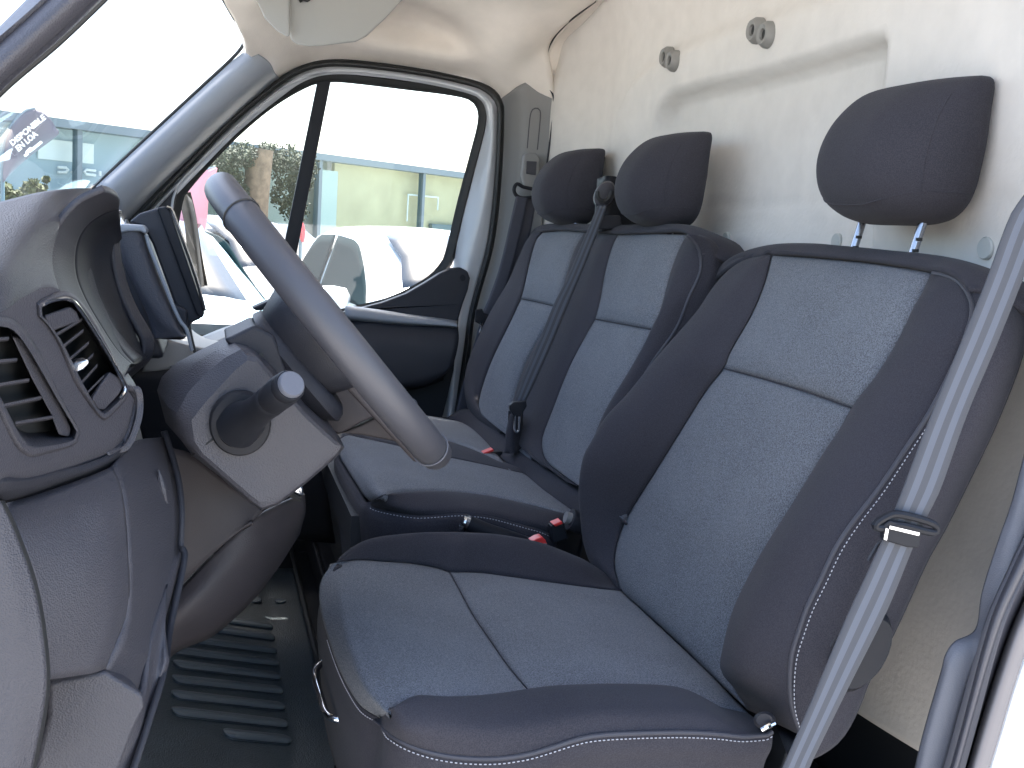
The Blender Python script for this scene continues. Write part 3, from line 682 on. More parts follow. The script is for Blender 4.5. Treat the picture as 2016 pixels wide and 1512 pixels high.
# ------------------------------------------------------------------ passenger bench
DZ = .03
bench = thing('passenger_bench', 'two place passenger bench with blue grey cloth panels beyond the driver seat', 'bench seat', (2.1, -.4, .82))
fb = lambda L, dy=0: [onback(a, b, DZ, dy) for a, b in L]
mL1 = [(1142, 956), (1104, 930), (1078, 910), (1068, 885), (1069, 858), (1086, 813), (1121, 724), (1157, 655), (1172, 628)]
mL2 = [(1172, 628), (1182, 590), (1192, 534), (1206, 485), (1217, 463)]
mR1 = [(1235, 1030), (1195, 985), (1178, 940), (1172, 890), (1193, 822), (1240, 739), (1282, 648)]
mR2 = [(1282, 648), (1300, 610), (1321, 534), (1338, 489), (1352, 462)]
mS = [(1172, 628), (1225, 638), (1282, 648)]; mT = [(1217, 463), (1290, 461), (1352, 462)]; mB = [(1142, 956), (1190, 992), (1235, 1030)]
fL1 = [(996, 850), (970, 832), (950, 818), (943, 805), (946, 777), (967, 715), (1008, 628), (1026, 588)]
fL2 = [(1026, 588), (1033, 562), (1043, 517), (1055, 475), (1068, 458)]
fR1 = [(1060, 905), (1022, 870), (1008, 835), (1010, 790), (1035, 715), (1065, 660), (1096, 604)]
fR2 = [(1096, 604), (1110, 560), (1128, 500), (1150, 458)]
fS = [(1026, 588), (1060, 595), (1096, 604)]; fT = [(1068, 458), (1110, 455), (1150, 458)]; fB = [(996, 850), (1028, 878), (1060, 905)]
for a, b, c, d, e in ((mB, mS, mL1, mR1, 'l'), (mS, mT, mL2, mR2, 'u'), (fB, fS, fL1, fR1, 'l'), (fS, fT, fL2, fR2, 'u')):
    sheet('back_lower_panel' if e == 'l' else 'back_upper_panel', puff(coons(fb(a), fb(b), fb(c), fb(d), 30, 20), (0, .008, .003), 6), M['insert'], bench, solid=.01)
for s_ in (mS, fS): MB().tube([p+Vector((0, .001, 0)) for p in fb(s_)], .0011, 6, 24).build('back_seam', M['cloth'], bench)
eMn = cr(fb(mR1+mR2[1:]), 50); eMf = cr(fb(mL1+mL2[1:]), 50); eFn = cr(fb(fR1+fR2[1:]), 50); eFf = cr(fb(fL1+fL2[1:]), 50)
# dark strip between the two places
mid = mids(eMf, eFn, .5, lambda v: (0, .012*math.sin(math.pi*v)**.6, 0))
sheet('centre_strip', loft([eMf, mids(eMf, eFn, .2, lambda v: (0, .010, 0)), mid, mids(eMf, eFn, .8, lambda v: (0, .010, 0)), eFn], 50, 5), M['cloth'], bench, solid=.0025)
# near bolster and side panel
BS = cr(on([(1240, 1060), (1200, 1000), (1190, 930), (1215, 840), (1276, 727), (1330, 649), (1356, 586), (1373, 551), (1380, 527), (1378, 499), (1369, 478), (1353, 463)], 1.61), 50)
BR = cr(on([(1330, 1060), (1290, 1000), (1280, 930), (1300, 840), (1350, 727), (1395, 640), (1418, 586), (1427, 551), (1426, 520), (1419, 494), (1404, 473), (1378, 462)], 1.615), 50)
sheet('near_bolster', loft([eMn, mids(eMn, BS, .4, bul(.022)), mids(eMn, BS, .75, bul(.02)), BS], 50, 5), M['cloth'], bench, solid=.0025)
sheet('side_panel', loft([BS, mids(BS, BR, .5, lambda v: (-.01, 0, 0)), BR], 50, 5), M['cloth'], bench, solid=.0025)
MB().tube(BS, .0026, 8).build('near_piping', M['piping'], bench)
FSIL = cr(on([(960, 860), (938, 830), (926, 800), (921, 760), (924, 720), (935, 690), (964, 625), (990, 580), (1010, 548), (1032, 500), (1046, 475), (1060, 459)], 2.60), 50)
f2 = [p+Vector((.015, -.07, 0)) for p in FSIL]; f3 = [p+Vector((0, -.12, 0)) for p in FSIL]
sheet('far_bolster', loft([eFf, mids(eFf, FSIL, .5, lambda v: (0, .014, 0)), FSIL, f2, f3], 50, 5), M['cloth'], bench, solid=.0025)
ta = cr([FSIL[-3]]+fb(fT)+fb([(1185, 461)])+fb(mT)+[BS[-5]], 60)
oo = cr([at(a, b, Y=-.775) for a, b in [(1052, 468), (1060, 456), (1075, 450), (1099, 448), (1147, 449), (1185, 451), (1217, 452), (1300, 451), (1342, 452), (1369, 456), (1390, 463), (1408, 474), (1420, 492), (1427, 520)]], 60)
sheet('top_roll', loft([ta, mids(ta, oo, .5, lambda v: (0, .003, .004)), oo, [p+Vector((0, -.04, -.012)) for p in oo]], 60, 5), M['cloth'], bench, solid=.008)
shell('rear_shell', BR, f3, M['plastic_dark'], bench, .005)
# bench cushion
DC = .035
fs = lambda L, dy=0: [onseat(a, b, DC, -.10) for a, b in L]
cB = [(1150, 1010), (1135, 1000), (1068, 960), (1035, 933)]
kN = fs([(1150, 1018), (1135, 1015), (1100, 1008), (1051, 995), (982, 980), (912, 971), (843, 967), (784, 969), (752, 978)])+[at(733, 990, X=1.66)]
kF = fs([(1035, 933), (990, 923), (949, 914), (895, 903), (821, 889), (776, 876), (710, 862), (685, 857)])+[at(668, 866, X=2.06)]
kB = [kN[0], kN[0].lerp(kF[0], .5), kF[0]]
kFr = [kN[-1], at(718, 978, X=1.69), at(704, 956, X=1.75), at(684, 924, X=1.87), at(668, 895, X=2.0), kF[-1]]
pad = puff(coons(kB, kFr, kN, kF, 40, 24), (0, 0, .006), 6)
sheet('cushion_panel', pad, M['insert'], bench, solid=.01)
kS = cr([(1100, 1060, 1.64), (1069, 1044, 1.635), (1034, 1034, 1.63), (999, 1024, 1.63), (968, 1016, 1.625), (930, 1011, 1.62), (899, 1010, 1.62), (843, 1014, 1.62), (815, 1014, 1.625), (770, 1007, 1.635), (735, 998, 1.655), (724, 988, 1.665)], 50)
KN = cr(kN, 50)
sheet('cushion_near_bolster', loft([KN, mids(KN, kS, .4, lambda v: (0, 0, .012*math.sin(math.pi*v)**.5)), mids(KN, kS, .8, lambda v: (-.008*tap(v), 0, .006*tap(v))), kS], 50, 5), M['cloth'], bench, solid=.0025)
ks2 = kS+cr([kS[-1]]+[p+Vector((-.004, .004, -.006)) for p in kFr[1:]], 24)[1:]
dashes([p+Vector((-.002, .001, -.004)) for p in kS], .0007, .0052).build('stitching', M['thread'], bench)['kind'] = 'stuff'
sheet('cushion_skirt', loft([ks2, [p+Vector((-.006, .004, -.03)) for p in ks2], [p+Vector((.01, -.02, -.2)) for p in ks2]], 74, 6), M['cloth'], bench, solid=.01)
# far place: cushion insert and the dark channel between
far = coons(fs([(1010, 930), (961, 876)]), fs([(740, 830), (700, 810)]), fs([(1010, 930), (895, 872), (740, 830)]), fs([(961, 876), (919, 838), (871, 824), (700, 800)]), 24, 16)
sheet('cushion_panel', puff(far, (0, 0, .006)), M['insert'], bench, solid=.01)
KF = cr(kF, 40)
fe = cr(fs([(1040, 925), (1000, 912), (961, 893), (895, 872), (800, 845), (720, 822), (690, 815)]), 40)
sheet('cushion_centre_strip', loft([KF, mids(KF, fe, .5, lambda v: (0, 0, .004)), fe], 40, 5), M['cloth'], bench, solid=.0025)
xx = fs([(1235, 1060), (1142, 990), (1060, 925), (996, 868), (940, 828)]); yy = fb([(1235, 1030), (1142, 956), (1060, 905), (996, 850), (945, 812)])
a0 = cr(fs([(1165, 1030), (1135, 1012), (1068, 965), (1035, 935), (990, 905), (961, 878), (919, 840), (880, 822)]), 40)
a1 = cr([p+Vector((0, -.012, -.010)) for p in fb([(1255, 1040), (1200, 1000), (1142, 958), (1086, 920), (1060, 905), (996, 853), (950, 820), (925, 798)])], 40)
sheet('cushion_rear_roll', loft([a0, mids(a0, a1, .5, lambda v: (0, 0, .010)), a1], 40, 6), M['cloth'], bench, solid=.01)
MB().box((2.13, -.46, .98), (.92, .36, .34)).build('seat_box', M['floor'], bench, bevel=.01)
MB().box((2.13, -.40, 1.145), (.90, .36, .05)).build('backing_box', M['floor'], bench)  # unseen box added inside the bench cushion as backing

# unseen cores added inside the backs to block light
for root_, x0, x1, dz_ in ((seat, .985, 1.43, 0), (bench, 1.66, 2.58, DZ)):
    pf = [(interp(z, ZP, YP)-.022, z+dz_) for z in (1.05, 1.15, 1.3, 1.45, 1.55, 1.585)]+[(-.775, 1.585+dz_), (-.71, 1.4), (-.64, 1.2), (-.61, 1.05)]
    MB().prism([Vector((x0, y, z)) for y, z in pf], (x1-x0, 0, 0)).build('back_light_block', M['floor'], root_, bevel=.004)

# ------------------------------------------------------------------ seat belts
def webbing(Ls, Rs, root, mats, name='webbing', n=60, th=.0016):
    G = loft([Ls, Rs], n, 5, straight=True); G = flip_toward(G, (0, 0, 1.62))
    mb = MB(); mb.grid(G, cols=[0, 1, 0, 1, 0, 0])
    o0 = wloc(root)
    me = bpy.data.meshes.new(name); me.from_pydata([tuple(Vector(v)-o0) for v in mb.v], [], mb.f)
    for m_ in mats: me.materials.append(m_)
    me.polygons.foreach_set('material_index', mb.mi); me.polygons.foreach_set('use_smooth', [True]*len(me.polygons))
    o = bpy.data.objects.new(name, me); C.objects.link(o); o.parent = root
    md = o.modifiers.new('solid', 'SOLIDIFY'); md.thickness = th; md.offset = -1
    return o
b1_ = thing('seat_belt', 'wide grey driver seat belt running down the right edge with its black tongue', 'seat belt', tuple(at(1780, 1040, X=.86)), 'seat belts of the three seats')
XB = .872
webbing([Vector((.885, -.745, 2.0))]+on([(2060, 270), (1988, 430), (1946, 545), (1906, 645), (1868, 736), (1823, 847), (1785, 947), (1760, 1011), (1745, 1045)], XB),
        [Vector((.885, -.795, 2.0))]+on([(2140, 270), (2062, 430), (2016, 545), (1962, 680), (1906, 812), (1858, 947), (1842, 985), (1824, 1020), (1808, 1060)], XB), b1_, (M['belt'], M['belt_lt']))
webbing(on([(1749, 1046), (1738, 1066), (1700, 1147), (1663, 1227), (1594, 1391), (1542, 1512), (1510, 1590)], XB-.002),
        on([(1806, 1062), (1796, 1082), (1747, 1201), (1674, 1347), (1604, 1489), (1594, 1512), (1560, 1590)], XB-.002), b1_, (M['belt'], M['belt_lt']))
tg = MB().tube([p for p in on([(1722, 1033), (1745, 1017), (1764, 1012), (1800, 1019), (1834, 1030), (1845, 1040), (1840, 1048), (1822, 1046), (1770, 1034), (1735, 1040)], XB-.005)], .0036, 8, 50, closed=True).build('tongue_loop', M['satin'], b1_)
MB().prism(on([(1740, 1034), (1752, 1024), (1812, 1040), (1815, 1052), (1810, 1080), (1786, 1078), (1740, 1064)], XB-.008), (.008, 0, 0)).build('tongue_body', M['satin'], b1_, bevel=.002)
MB().prism(on([(1752, 1035), (1811, 1049), (1809, 1055), (1751, 1041)], XB-.0095), (.002, 0, 0)).build('tongue_slot', M['chrome'], b1_)
MB().prism(on([(1744, 1040), (1750, 1042), (1746, 1064), (1740, 1062)], XB-.0095), (.002, 0, 0)).build('tongue_edge', M['chrome'], b1_)
MB().prism(on([(1735, 1066), (1728, 1072), (1710, 1104), (1713, 1106)], XB+.004), (.003, 0, 0)).build('tongue_blade', M['plastic_dark'], b1_)

MB().box((.888, -.77, 2.005), (.02, .07, .045)).build('belt_guide', M['plastic_dark'], b1_, bevel=.006)
b2_ = thing('seat_belt', 'narrow grey belt hanging between the two bench headrests from a black tower', 'seat belt', tuple(at(1015, 800, X=2.0)), 'seat belts of the three seats')
webbing(on([(1178, 404), (1150, 470), (1118, 545), (1090, 600), (1064, 665), (1030, 745), (1012, 795)], 2.02), on([(1196, 405), (1174, 465), (1146, 535), (1118, 602), (1090, 670), (1052, 755), (1032, 797)], 2.02), b2_, (M['belt'], M['belt_lt']))
MB().prism(on([(1004, 798), (1012, 792), (1036, 790), (1038, 800), (1028, 815), (1024, 822), (1012, 820), (1004, 806)], 1.99), (.012, 0, 0)).build('tongue_body', M['satin'], b2_, bevel=.002)
MB().tube(on([(1014, 818), (1013, 845), (1021, 848), (1022, 820)], 1.99), .0024, 6, 20).build('tongue_blade', M['chrome'], b2_)
tw = thing('belt_tower', 'black plastic belt tower rising behind the bench between its headrests', 'belt tower', tuple(at(1200, 440, X=2.05)))
sheet('tower_column', loftp([on([(1176, 352), (1172, 400), (1168, 455)], 2.12), on([(1195, 346), (1190, 400), (1185, 455)], 2.07), on([(1225, 350), (1224, 400), (1228, 455)], 2.07), on([(1262, 362), (1262, 400), (1262, 455)], 2.10)], 6, 5), M['satin'], tw, solid=.05)
rg = []
for q, X in ((1, 2.06), (1.0, 2.045), (.9, 2.035), (.5, 2.032)):
    rg.append([P((1190+math.cos(a)*21*q-math.sin(a)*7*q, 383+math.sin(a)*27*q, X)) for a in [2*math.pi*i/28 for i in range(28)]])
MB().rings(rg).build('belt_guide', M['plastic'], tw)
MB().tube(on([(1176, 376), (1178, 390), (1190, 396), (1200, 388), (1204, 376)], 2.028), .004, 8, 20).build('guide_slot', M['rubber'], tw)
MB().prism(on([(1178, 424), (1222, 424), (1226, 452), (1176, 452)], 2.045), (.02, 0, 0)).build('tower_collar', M['plastic_dark'], tw, bevel=.003)

b3_ = thing('seat_belt', 'dark passenger belt hanging in two strands from the door pillar', 'seat belt', tuple(at(1030, 380, X=2.64)), 'seat belts of the three seats')
webbing(on([(1016, 386), (1006, 430), (985, 520), (965, 580), (942, 634)], 2.63), on([(1040, 390), (1030, 440), (1008, 530), (985, 600), (965, 642)], 2.63), b3_, (M['belt_dk'], M['belt_dk']))
webbing(on([(1034, 388), (1026, 440), (1010, 500), (1000, 540), (985, 600)], 2.645), on([(1056, 390), (1048, 440), (1035, 500), (1020, 560), (1002, 620)], 2.645), b3_, (M['belt_dk'], M['belt_dk']))
webbing(on([(944, 640), (930, 690), (905, 780), (895, 830)], 2.65), on([(966, 645), (948, 700), (925, 790), (915, 850)], 2.65), b3_, (M['belt_dk'], M['belt_dk']))
MB().tube(on([(1012, 372), (1016, 384), (1030, 390), (1056, 386), (1052, 374), (1030, 368), (1018, 362)], 2.64), .0045, 8, 40, closed=True).build('belt_loop', M['satin'], b3_)
MB().prism(on([(938, 610), (950, 608), (952, 616), (966, 620), (962, 634), (950, 642), (937, 634)], 2.62), (.014, 0, 0)).build('tongue_body', M['satin'], b3_, bevel=.002)
MB().tube(on([(947, 634), (949, 640), (945, 655)], 2.618), .0035, 6, 8).build('tongue_blade', M['chrome'], b3_)

def buckle(px, py, X, s, label):
    b = thing('belt_buckle', label, 'buckle', tuple(at(px, py, X=X)), 'red belt buckles')
    return b
k1 = buckle(1063, 1068, 1.52, 1, 'bright red release button of the buckle beside the driver cushion')
MB().prism(on([(1046, 1067), (1058, 1060), (1068, 1057), (1074, 1063), (1078, 1072), (1066, 1073)], 1.52), (.02, 0, 0)).build('release_button', M['red'], k1, bevel=.0015)
MB().prism(on([(1036, 1073), (1060, 1074), (1080, 1074), (1086, 1100), (1060, 1120), (1040, 1100)], 1.525), (.02, 0, 0)).build('buckle_case', M['satin'], k1, bevel=.002)
MB().tube(on([(1072, 1070), (1077, 1076)], 1.518), .002, 6).build('button_pin', M['chrome'], k1)
k2 = buckle(1100, 1031, 1.62, 1, 'small red buckle button at the rear corner of the bench cushion')
MB().prism(on([(1089, 1033), (1106, 1026), (1109, 1031), (1094, 1037)], 1.60), (.02, 0, 0)).build('release_button', M['red'], k2, bevel=.001)
MB().prism(on([(1085, 1036), (1110, 1033), (1120, 1060), (1090, 1070)], 1.61), (.02, 0, 0)).build('buckle_case', M['satin'], k2, bevel=.002)
k3 = buckle(962, 889, 2.2, 1, 'thin red buckle button in the channel between the two bench places')
MB().prism(on([(951, 892), (971, 884), (973, 888), (955, 895)], 2.1), (.02, 0, 0)).build('release_button', M['red'], k3, bevel=.001)
MB().prism(on([(925, 890), (951, 894), (972, 890), (990, 889), (988, 897), (930, 899)], 2.11), (.02, 0, 0)).build('buckle_case', M['satin'], k3, bevel=.001)
fl = thing('belt_stalk', 'black fabric covered buckle stalk standing at the rear of the bench', 'belt stalk', tuple(at(1010, 880, X=2.05)))
sheet('sleeve', loftp([on([(1004, 815), (996, 850), (992, 892)], 2.05), on([(1012, 812), (1010, 850), (1008, 893)], 2.03), on([(1030, 812), (1030, 850), (1030, 893)], 2.05)], 6, 4), M['cloth'], fl, solid=.02)
hb = thing('parking_brake', 'black hand brake lever with silver tip between seat and bench', 'lever', tuple(at(960, 1045, X=1.56)))
MB().tube(on([(916, 1028), (930, 1034), (960, 1046), (1000, 1058), (1050, 1075)], 1.56), lambda t: .0125-.002*t, 14, 24).build('grip', M['satin'], hb)
MB().tube([P((912, 1027, 1.56)), P((919, 1030, 1.56))], .0135, 16).build('grip_ring', M['chrome'], hb)
MB().tube([P((909, 1026, 1.56)), P((914, 1028, 1.56))], .009, 14).build('push_button', M['chrome'], hb)
rk = thing('recliner_knob', 'pale round recliner knob between driver seat and bench', 'knob', tuple(at(1120, 1020, X=1.60)))
MB().tube(on([(1113, 1018), (1135, 1024)], 1.60), .009, 14).build('knob_cap', M['grey'], rk)
MB().tube(on([(1122, 1022), (1160, 1036)], 1.60), .017, 16).build('knob_body', M['plastic_dark'], rk)

# ------------------------------------------------------------------ rubber floor mat with raised ribs
mt = thing('floor_mat', 'black rubber floor mat with long raised ribs', 'mat', (1.9, 0, .8))
def mz(y, x=1.8): return floor_z(y)
def onfloor(px, py): return solve(px, py, lambda p: p.z-floor_z(p.y), .3, 6)
G = []
for i in range(60):
    y = -.212+.62*i/59; G.append([Vector((x, y, floor_z(y)-.002)) for x in [1.0+1.6*j/40 for j in range(41)]])
sheet('mat_sheet', G, M['mat_rubber'], mt, solid=.006, toward=(1.5, -.2, 3))
ribs = [((440, 1444), (572, 1457)), ((338, 1400), (566, 1426)), ((338, 1367), (560, 1392)), ((340, 1337), (556, 1360)), ((342, 1307), (552, 1332)),
        ((330, 1279), (548, 1306)), ((340, 1255), (544, 1282)), ((400, 1237), (540, 1256)), ((420, 1218), (536, 1234))]
for a, b in ribs:
    A, B = onfloor(*a), onfloor(*b); d = (B-A).normalized(); nn = Vector((d.y, -d.x, 0)).normalized()
    hw = .0135; N = 8; loop = []
    q = A+(B-A)*0
    for c_, s_ in ((A+d*hw, 1), (B-d*hw, -1)):
        for k in range(N+1):
            a_ = math.pi/2+math.pi*k/N if s_ == 1 else -math.pi/2+math.pi*k/N
            loop.append(c_+d*math.cos(a_)*hw+nn*math.sin(a_)*hw)
    zf = lambda p, h, s: Vector((p.x, p.y, floor_z(p.y)+h)) if s == 1 else None
    cc = (A+B)/2
    def ringz(s, h): return [Vector((c.x, c.y, floor_z(c.y)+h)) for c in [(A if (p-A).length < (p-B).length else B)+(p-(A if (p-A).length < (p-B).length else B))*s for p in loop]]
    MB().rings([ringz(1.0, -.003), ringz(1.0, .0015), ringz(.82, .0038), ringz(.4, .0046)]).build('rib', M['rib'], mt, angle=70)
    MB().grid(list(map(list, zip(*[r+[r[0]] for r in (ringz(.98, .0006), ringz(1.14, .0016), ringz(1.2, .0004))])))).build('rib_groove_shade', M['rubber'], mt)  # ring coloured dark to stand for the shaded groove round the rib
MB().tube([(1.5, -.212, .805), (2.75, -.212, .805)], .006, 8).build('mat_edge', M['rubber'], mt)
for px, py in ((503, 1183), (552, 1184)):
    p = onfloor(px, py); MB().rings([[p+Vector((math.cos(a)*.012*q, math.sin(a)*.012*q, h)) for a in [2*math.pi*i/16 for i in range(16)]] for q, h in ((1, 0), (1, .003), (.7, .004))]).build('stud', M['rib'], mt)
pl = thing('seat_plinth', 'black metal step along the foot of the seats', 'step', (1.9, -.3, .8))
MB().box((1.9, -.56, .84), (1.9, .62, .09)).build('plinth_box', M['satin'], pl, bevel=.008)
MB().tube([(1.2, -.245, .886), (2.75, -.245, .886)], .004, 8).build('plinth_lip', M['satin'], pl)
p = at(640, 1105, Z=.83); MB().tube([p+Vector((-.02, 0, 0)), p+Vector((0, .005, .006)), p+Vector((.03, 0, 0))], .006, 8, 8).build('fixing_bolt', M['plastic'], pl)

# ------------------------------------------------------------------ dashboard
ds = thing('dashboard', 'grey plastic dashboard with instrument hood filling the left edge', 'dashboard', (1.3, .3, 1.0))
def ps(name, rows, m_, root=ds, n=8, m=5, solid=.006): return sheet(name, loftp(rows, n, m), m_, root, solid=solid)
# upper pad down to the vent fascia; rows go left to right, X grows with them
ps('dash_pad', [
    [(-260, 470, .90), (-120, 425, 1.0), (0, 397, 1.06), (80, 378, 1.12), (140, 371, 1.18), (180, 371, 1.24), (206, 377, 1.30)],
    [(-260, 500, .84), (-120, 455, .94), (0, 422, 1.02), (75, 400, 1.08), (120, 393, 1.14), (155, 392, 1.18), (192, 388, 1.24)],
    [(-260, 540, .79), (-120, 500, .87), (0, 470, .95), (60, 450, 1.01), (95, 442, 1.06), (118, 437, 1.10), (134, 425, 1.14)],
    [(-260, 590, .76), (-120, 555, .82), (0, 530, .88), (50, 515, .95), (80, 510, 1.01), (96, 506, 1.05), (103, 500, 1.08)],
    [(-260, 650, .74), (-120, 610, .79), (0, 580, .85), (50, 563, .91), (85, 555, .97), (108, 556, 1.02), (117, 572, 1.05)],
    [(-260, 700, .73), (-120, 655, .77), (0, 622, .82), (40, 592, .88), (90, 570, .95), (125, 580, 1.0), (136, 606, 1.03)]], M['plastic'])
# hood rim and the dark inside of the instrument cluster
ps('hood_rim', [
    on([(206, 376), (160, 398), (128, 430), (108, 465), (100, 505), (108, 550), (128, 596), (160, 645), (200, 700), (238, 748)], 1.10),
    on([(222, 381), (175, 402), (143, 432), (122, 468), (114, 505), (121, 548), (140, 590), (172, 640), (212, 694), (246, 738)], 1.13),
    on([(236, 392), (198, 408), (165, 433), (141, 470), (132, 508), (138, 548), (156, 590), (186, 640), (222, 690), (252, 726)], 1.19),
    on([(234, 412), (206, 420), (175, 440), (155, 470), (148, 508), (152, 548), (170, 592), (198, 640), (230, 688), (258, 716)], 1.24)], M['plastic'])
ps('cluster_well', [
    on([(234, 410), (205, 418), (174, 438), (154, 470), (147, 508), (151, 548), (169, 592), (197, 640), (229, 688), (258, 716)], 1.24),
    on([(236, 430), (215, 440), (195, 460), (180, 490), (178, 520), (184, 555), (200, 600), (225, 645), (250, 690), (270, 716)], 1.34),
    on([(240, 470), (232, 480), (228, 495), (226, 515), (230, 540), (240, 570), (254, 610), (270, 650), (284, 685), (290, 705)], 1.40)], M['plastic_dark'])
ps('cluster_far_wall', [
    on([(240, 414), (237, 440), (238, 500), (252, 560), (270, 605), (290, 640), (303, 665), (304, 690), (290, 715), (250, 750)], 1.405),
    on([(233, 416), (228, 440), (224, 500), (234, 560), (252, 608), (268, 640), (282, 668), (284, 692), (274, 708), (245, 742)], 1.39)], M['plastic'])
ps('dial_face', [
    on([(160, 460), (158, 520), (178, 590), (225, 670), (262, 715)], 1.30),
    on([(205, 440), (205, 510), (225, 590), (262, 665), (285, 700)], 1.40),
    on([(236, 430), (236, 505), (252, 570), (285, 645), (296, 690)], 1.43)], M['plastic'], n=6)
# fascia around the two vents: four strips so that the openings stay open
def sup(cx, cy, ax, ay, bx, by, n=36, e=.42):
    o = []
    for i in range(n):
        t = 2*math.pi*i/n; c, s = math.cos(t), math.sin(t)
        u = math.copysign(abs(c)**e, c); v = math.copysign(abs(s)**e, s)
        o.append((cx+u*ax+v*bx, cy+u*ay+v*by))
    return o
def xf(px, py):
    "depth of the fascia under a pixel: a smooth curved plastic face"
    return .775+.00088*(px+20)+.00008*max(0, px-60)+.00002*(py-700)
V1 = [(4, 640), (22, 645), (40, 662), (62, 695), (88, 740), (112, 782), (136, 822), (148, 842), (150, 856), (140, 868), (110, 876), (80, 880), (58, 880), (40, 866), (20, 828), (0, 790), (-30, 735), (-60, 680), (-72, 655), (-60, 640), (-30, 636)]
V2 = [(78, 604), (98, 593), (122, 586), (140, 590), (158, 608), (182, 645), (205, 682), (228, 722), (243, 752), (246, 768), (240, 782), (222, 800), (206, 814), (196, 812), (180, 790), (160, 755), (140, 715), (118, 672), (96, 640), (80, 622)]
def lift(L, d=0): return [at(a, b, X=xf(a, b)+d) for a, b in L]
v1 = cr(lift(V1), 48, True); v2 = cr(lift(V2), 48, True)
# fascia sheet with the openings cut away by leaving out cells: bmesh grid filtered by polygon test
def pin(px, py, poly):
    c = False
    for (ax, ay), (bx, by) in zip(poly, poly[1:]+poly[:1]):
        if (ay > py) != (by > py) and px < (bx-ax)*(py-ay)/(by-ay)+ax: c = not c
    return c
top_e = cr([Vector((a, b, 0)) for a, b in [(-260, 690), (-120, 648), (0, 616), (40, 588), (90, 566), (125, 576), (142, 610), (170, 650), (205, 705), (238, 748)]], 90)
bot_e = cr([Vector((a, b, 0)) for a, b in [(-260, 1040), (-120, 990), (0, 952), (60, 946), (120, 930), (175, 912), (215, 895), (240, 875), (256, 845), (266, 790)]], 90)
mb = MB(); NN = 70; gp = []
for i in range(90):
    row = []
    for k in range(NN+1):
        t = k/NN; p = top_e[i].lerp(bot_e[i], t); bulge = .012*math.sin(math.pi*t)**.7
        row.append((p.x, p.y, at(p.x, p.y, X=xf(p.x, p.y)-bulge*0+.05*max(0, (t-.9)*10)**2*.25)))
    gp.append(row)
vid = {}
for i in range(89):
    for k in range(NN):
        q = [gp[i][k], gp[i+1][k], gp[i+1][k+1], gp[i][k+1]]
        cx_, cy_ = sum(a[0] for a in q)/4, sum(a[1] for a in q)/4
        if pin(cx_, cy_, V1) or pin(cx_, cy_, V2): continue
        ids = []
        for (ii, kk) in ((i, k), (i+1, k), (i+1, k+1), (i, k+1)):
            if (ii, kk) not in vid: vid[(ii, kk)] = len(mb.v); mb.v.append(tuple(gp[ii][kk][2]))
            ids.append(vid[(ii, kk)])
        mb.f.append(tuple(ids[::-1])); mb.mi.append(0)
fo = mb.build('vent_fascia', M['plastic'], ds); 
# vent bezels cover the cut edges
def bezel(loop, w, d, m_, name, depth=.05):
    c = sum(loop, Vector())/len(loop); ins = Vector((1, .25, 0)).normalized()
    o1 = [p+(p-c).normalized()*w for p in loop]; top = [p+(p-c).normalized()*w*.45-ins*d for p in loop]
    top2 = [p-ins*d*.8 for p in loop]; inn = [p-(p-c)*.05+ins*depth for p in loop]
    rows = [o1, top, top2, inn]
    return MB().grid(list(map(list, zip(*[r+[r[0]] for r in rows])))).build(name, m_, ds, solid=.002, off=0)
bz1 = bezel(v1, .0075, .0035, M['plastic'], 'air_vent'); bz2 = bezel(v2, .0065, .004, M['plastic'], 'air_vent')
bz1['label'] = 'tall side air vent at the left picture edge'; bz2['label'] = 'narrow air vent with chrome trim beside the instrument hood'
MB().prism([p+(p-sum(v1, Vector())/48)*.06+Vector((.035, .012, 0)) for p in v1], (.003, 0, 0)).build('vent_back', M['rubber'], bz1)
MB().prism([p+(p-sum(v2, Vector())/48)*.06+Vector((.035, .012, 0)) for p in v2], (.003, 0, 0)).build('vent_back', M['rubber'], bz2)
def slat(a, b, d0, root, m_, t=.0022, name='slat'):
    "a thin louvre blade, tilted up to face the driver"
    A, B = at(a[0], a[1], X=xf(*a)+d0), at(b[0], b[1], X=xf(*b)+d0)
    ins = ray((a[0]+b[0])/2, (a[1]+b[1])/2).normalized()*.030+Vector((0, 0, -.0012))
    return MB().prism([A, B, B+ins, A+ins], (0, 0, -t)).build(name, m_, root, bevel=.0006)
for a, b in (((-50, 668), (18, 662)), ((-40, 712), (34, 704)), ((-20, 757), (58, 744)), ((6, 795), (82, 779)), ((30, 830), (106, 817))):
    slat(a, b, .006, bz1, M['plastic'])
MB().prism([at(a, b, X=xf(a, b)+.010) for a, b in [(22, 660), (44, 668), (84, 735), (118, 795), (140, 846), (134, 862), (116, 858), (100, 815), (62, 745)]], (.02, .004, 0)).build('vent_cheek', M['plastic'], bz1, bevel=.003)
for a, b in (((106, 658), (162, 625)), ((115, 686), (165, 646)), ((128, 712), (175, 671)), ((140, 737), (184, 694)), ((154, 757), (192, 715)), ((164, 778), (205, 737))):
    slat(a, b, .008, bz2, M['plastic'])
MB().prism([at(a, b, X=xf(a, b)+.002) for a, b in [(181, 786), (198, 758), (216, 733), (240, 746), (243, 762), (234, 778), (206, 808), (194, 806)]], (.010, .003, 0)).build('vent_sill', M['plastic'], bz2, bevel=.002)
MB().prism(on([(132, 728), (146, 712), (172, 706), (178, 714), (165, 728), (142, 738)], at(150, 720, X=xf(150, 720)).x-.0), (.012, .004, 0)).build('vent_tab', M['chrome'], bz2, bevel=.002)
MB().prism([at(a, b, X=xf(a, b)+.004) for a, b in [(88, 622), (138, 604), (152, 614), (158, 632), (106, 652), (96, 640)]], (.006, .002, 0)).build('vent_shutter', M['plastic'], bz2, bevel=.002)
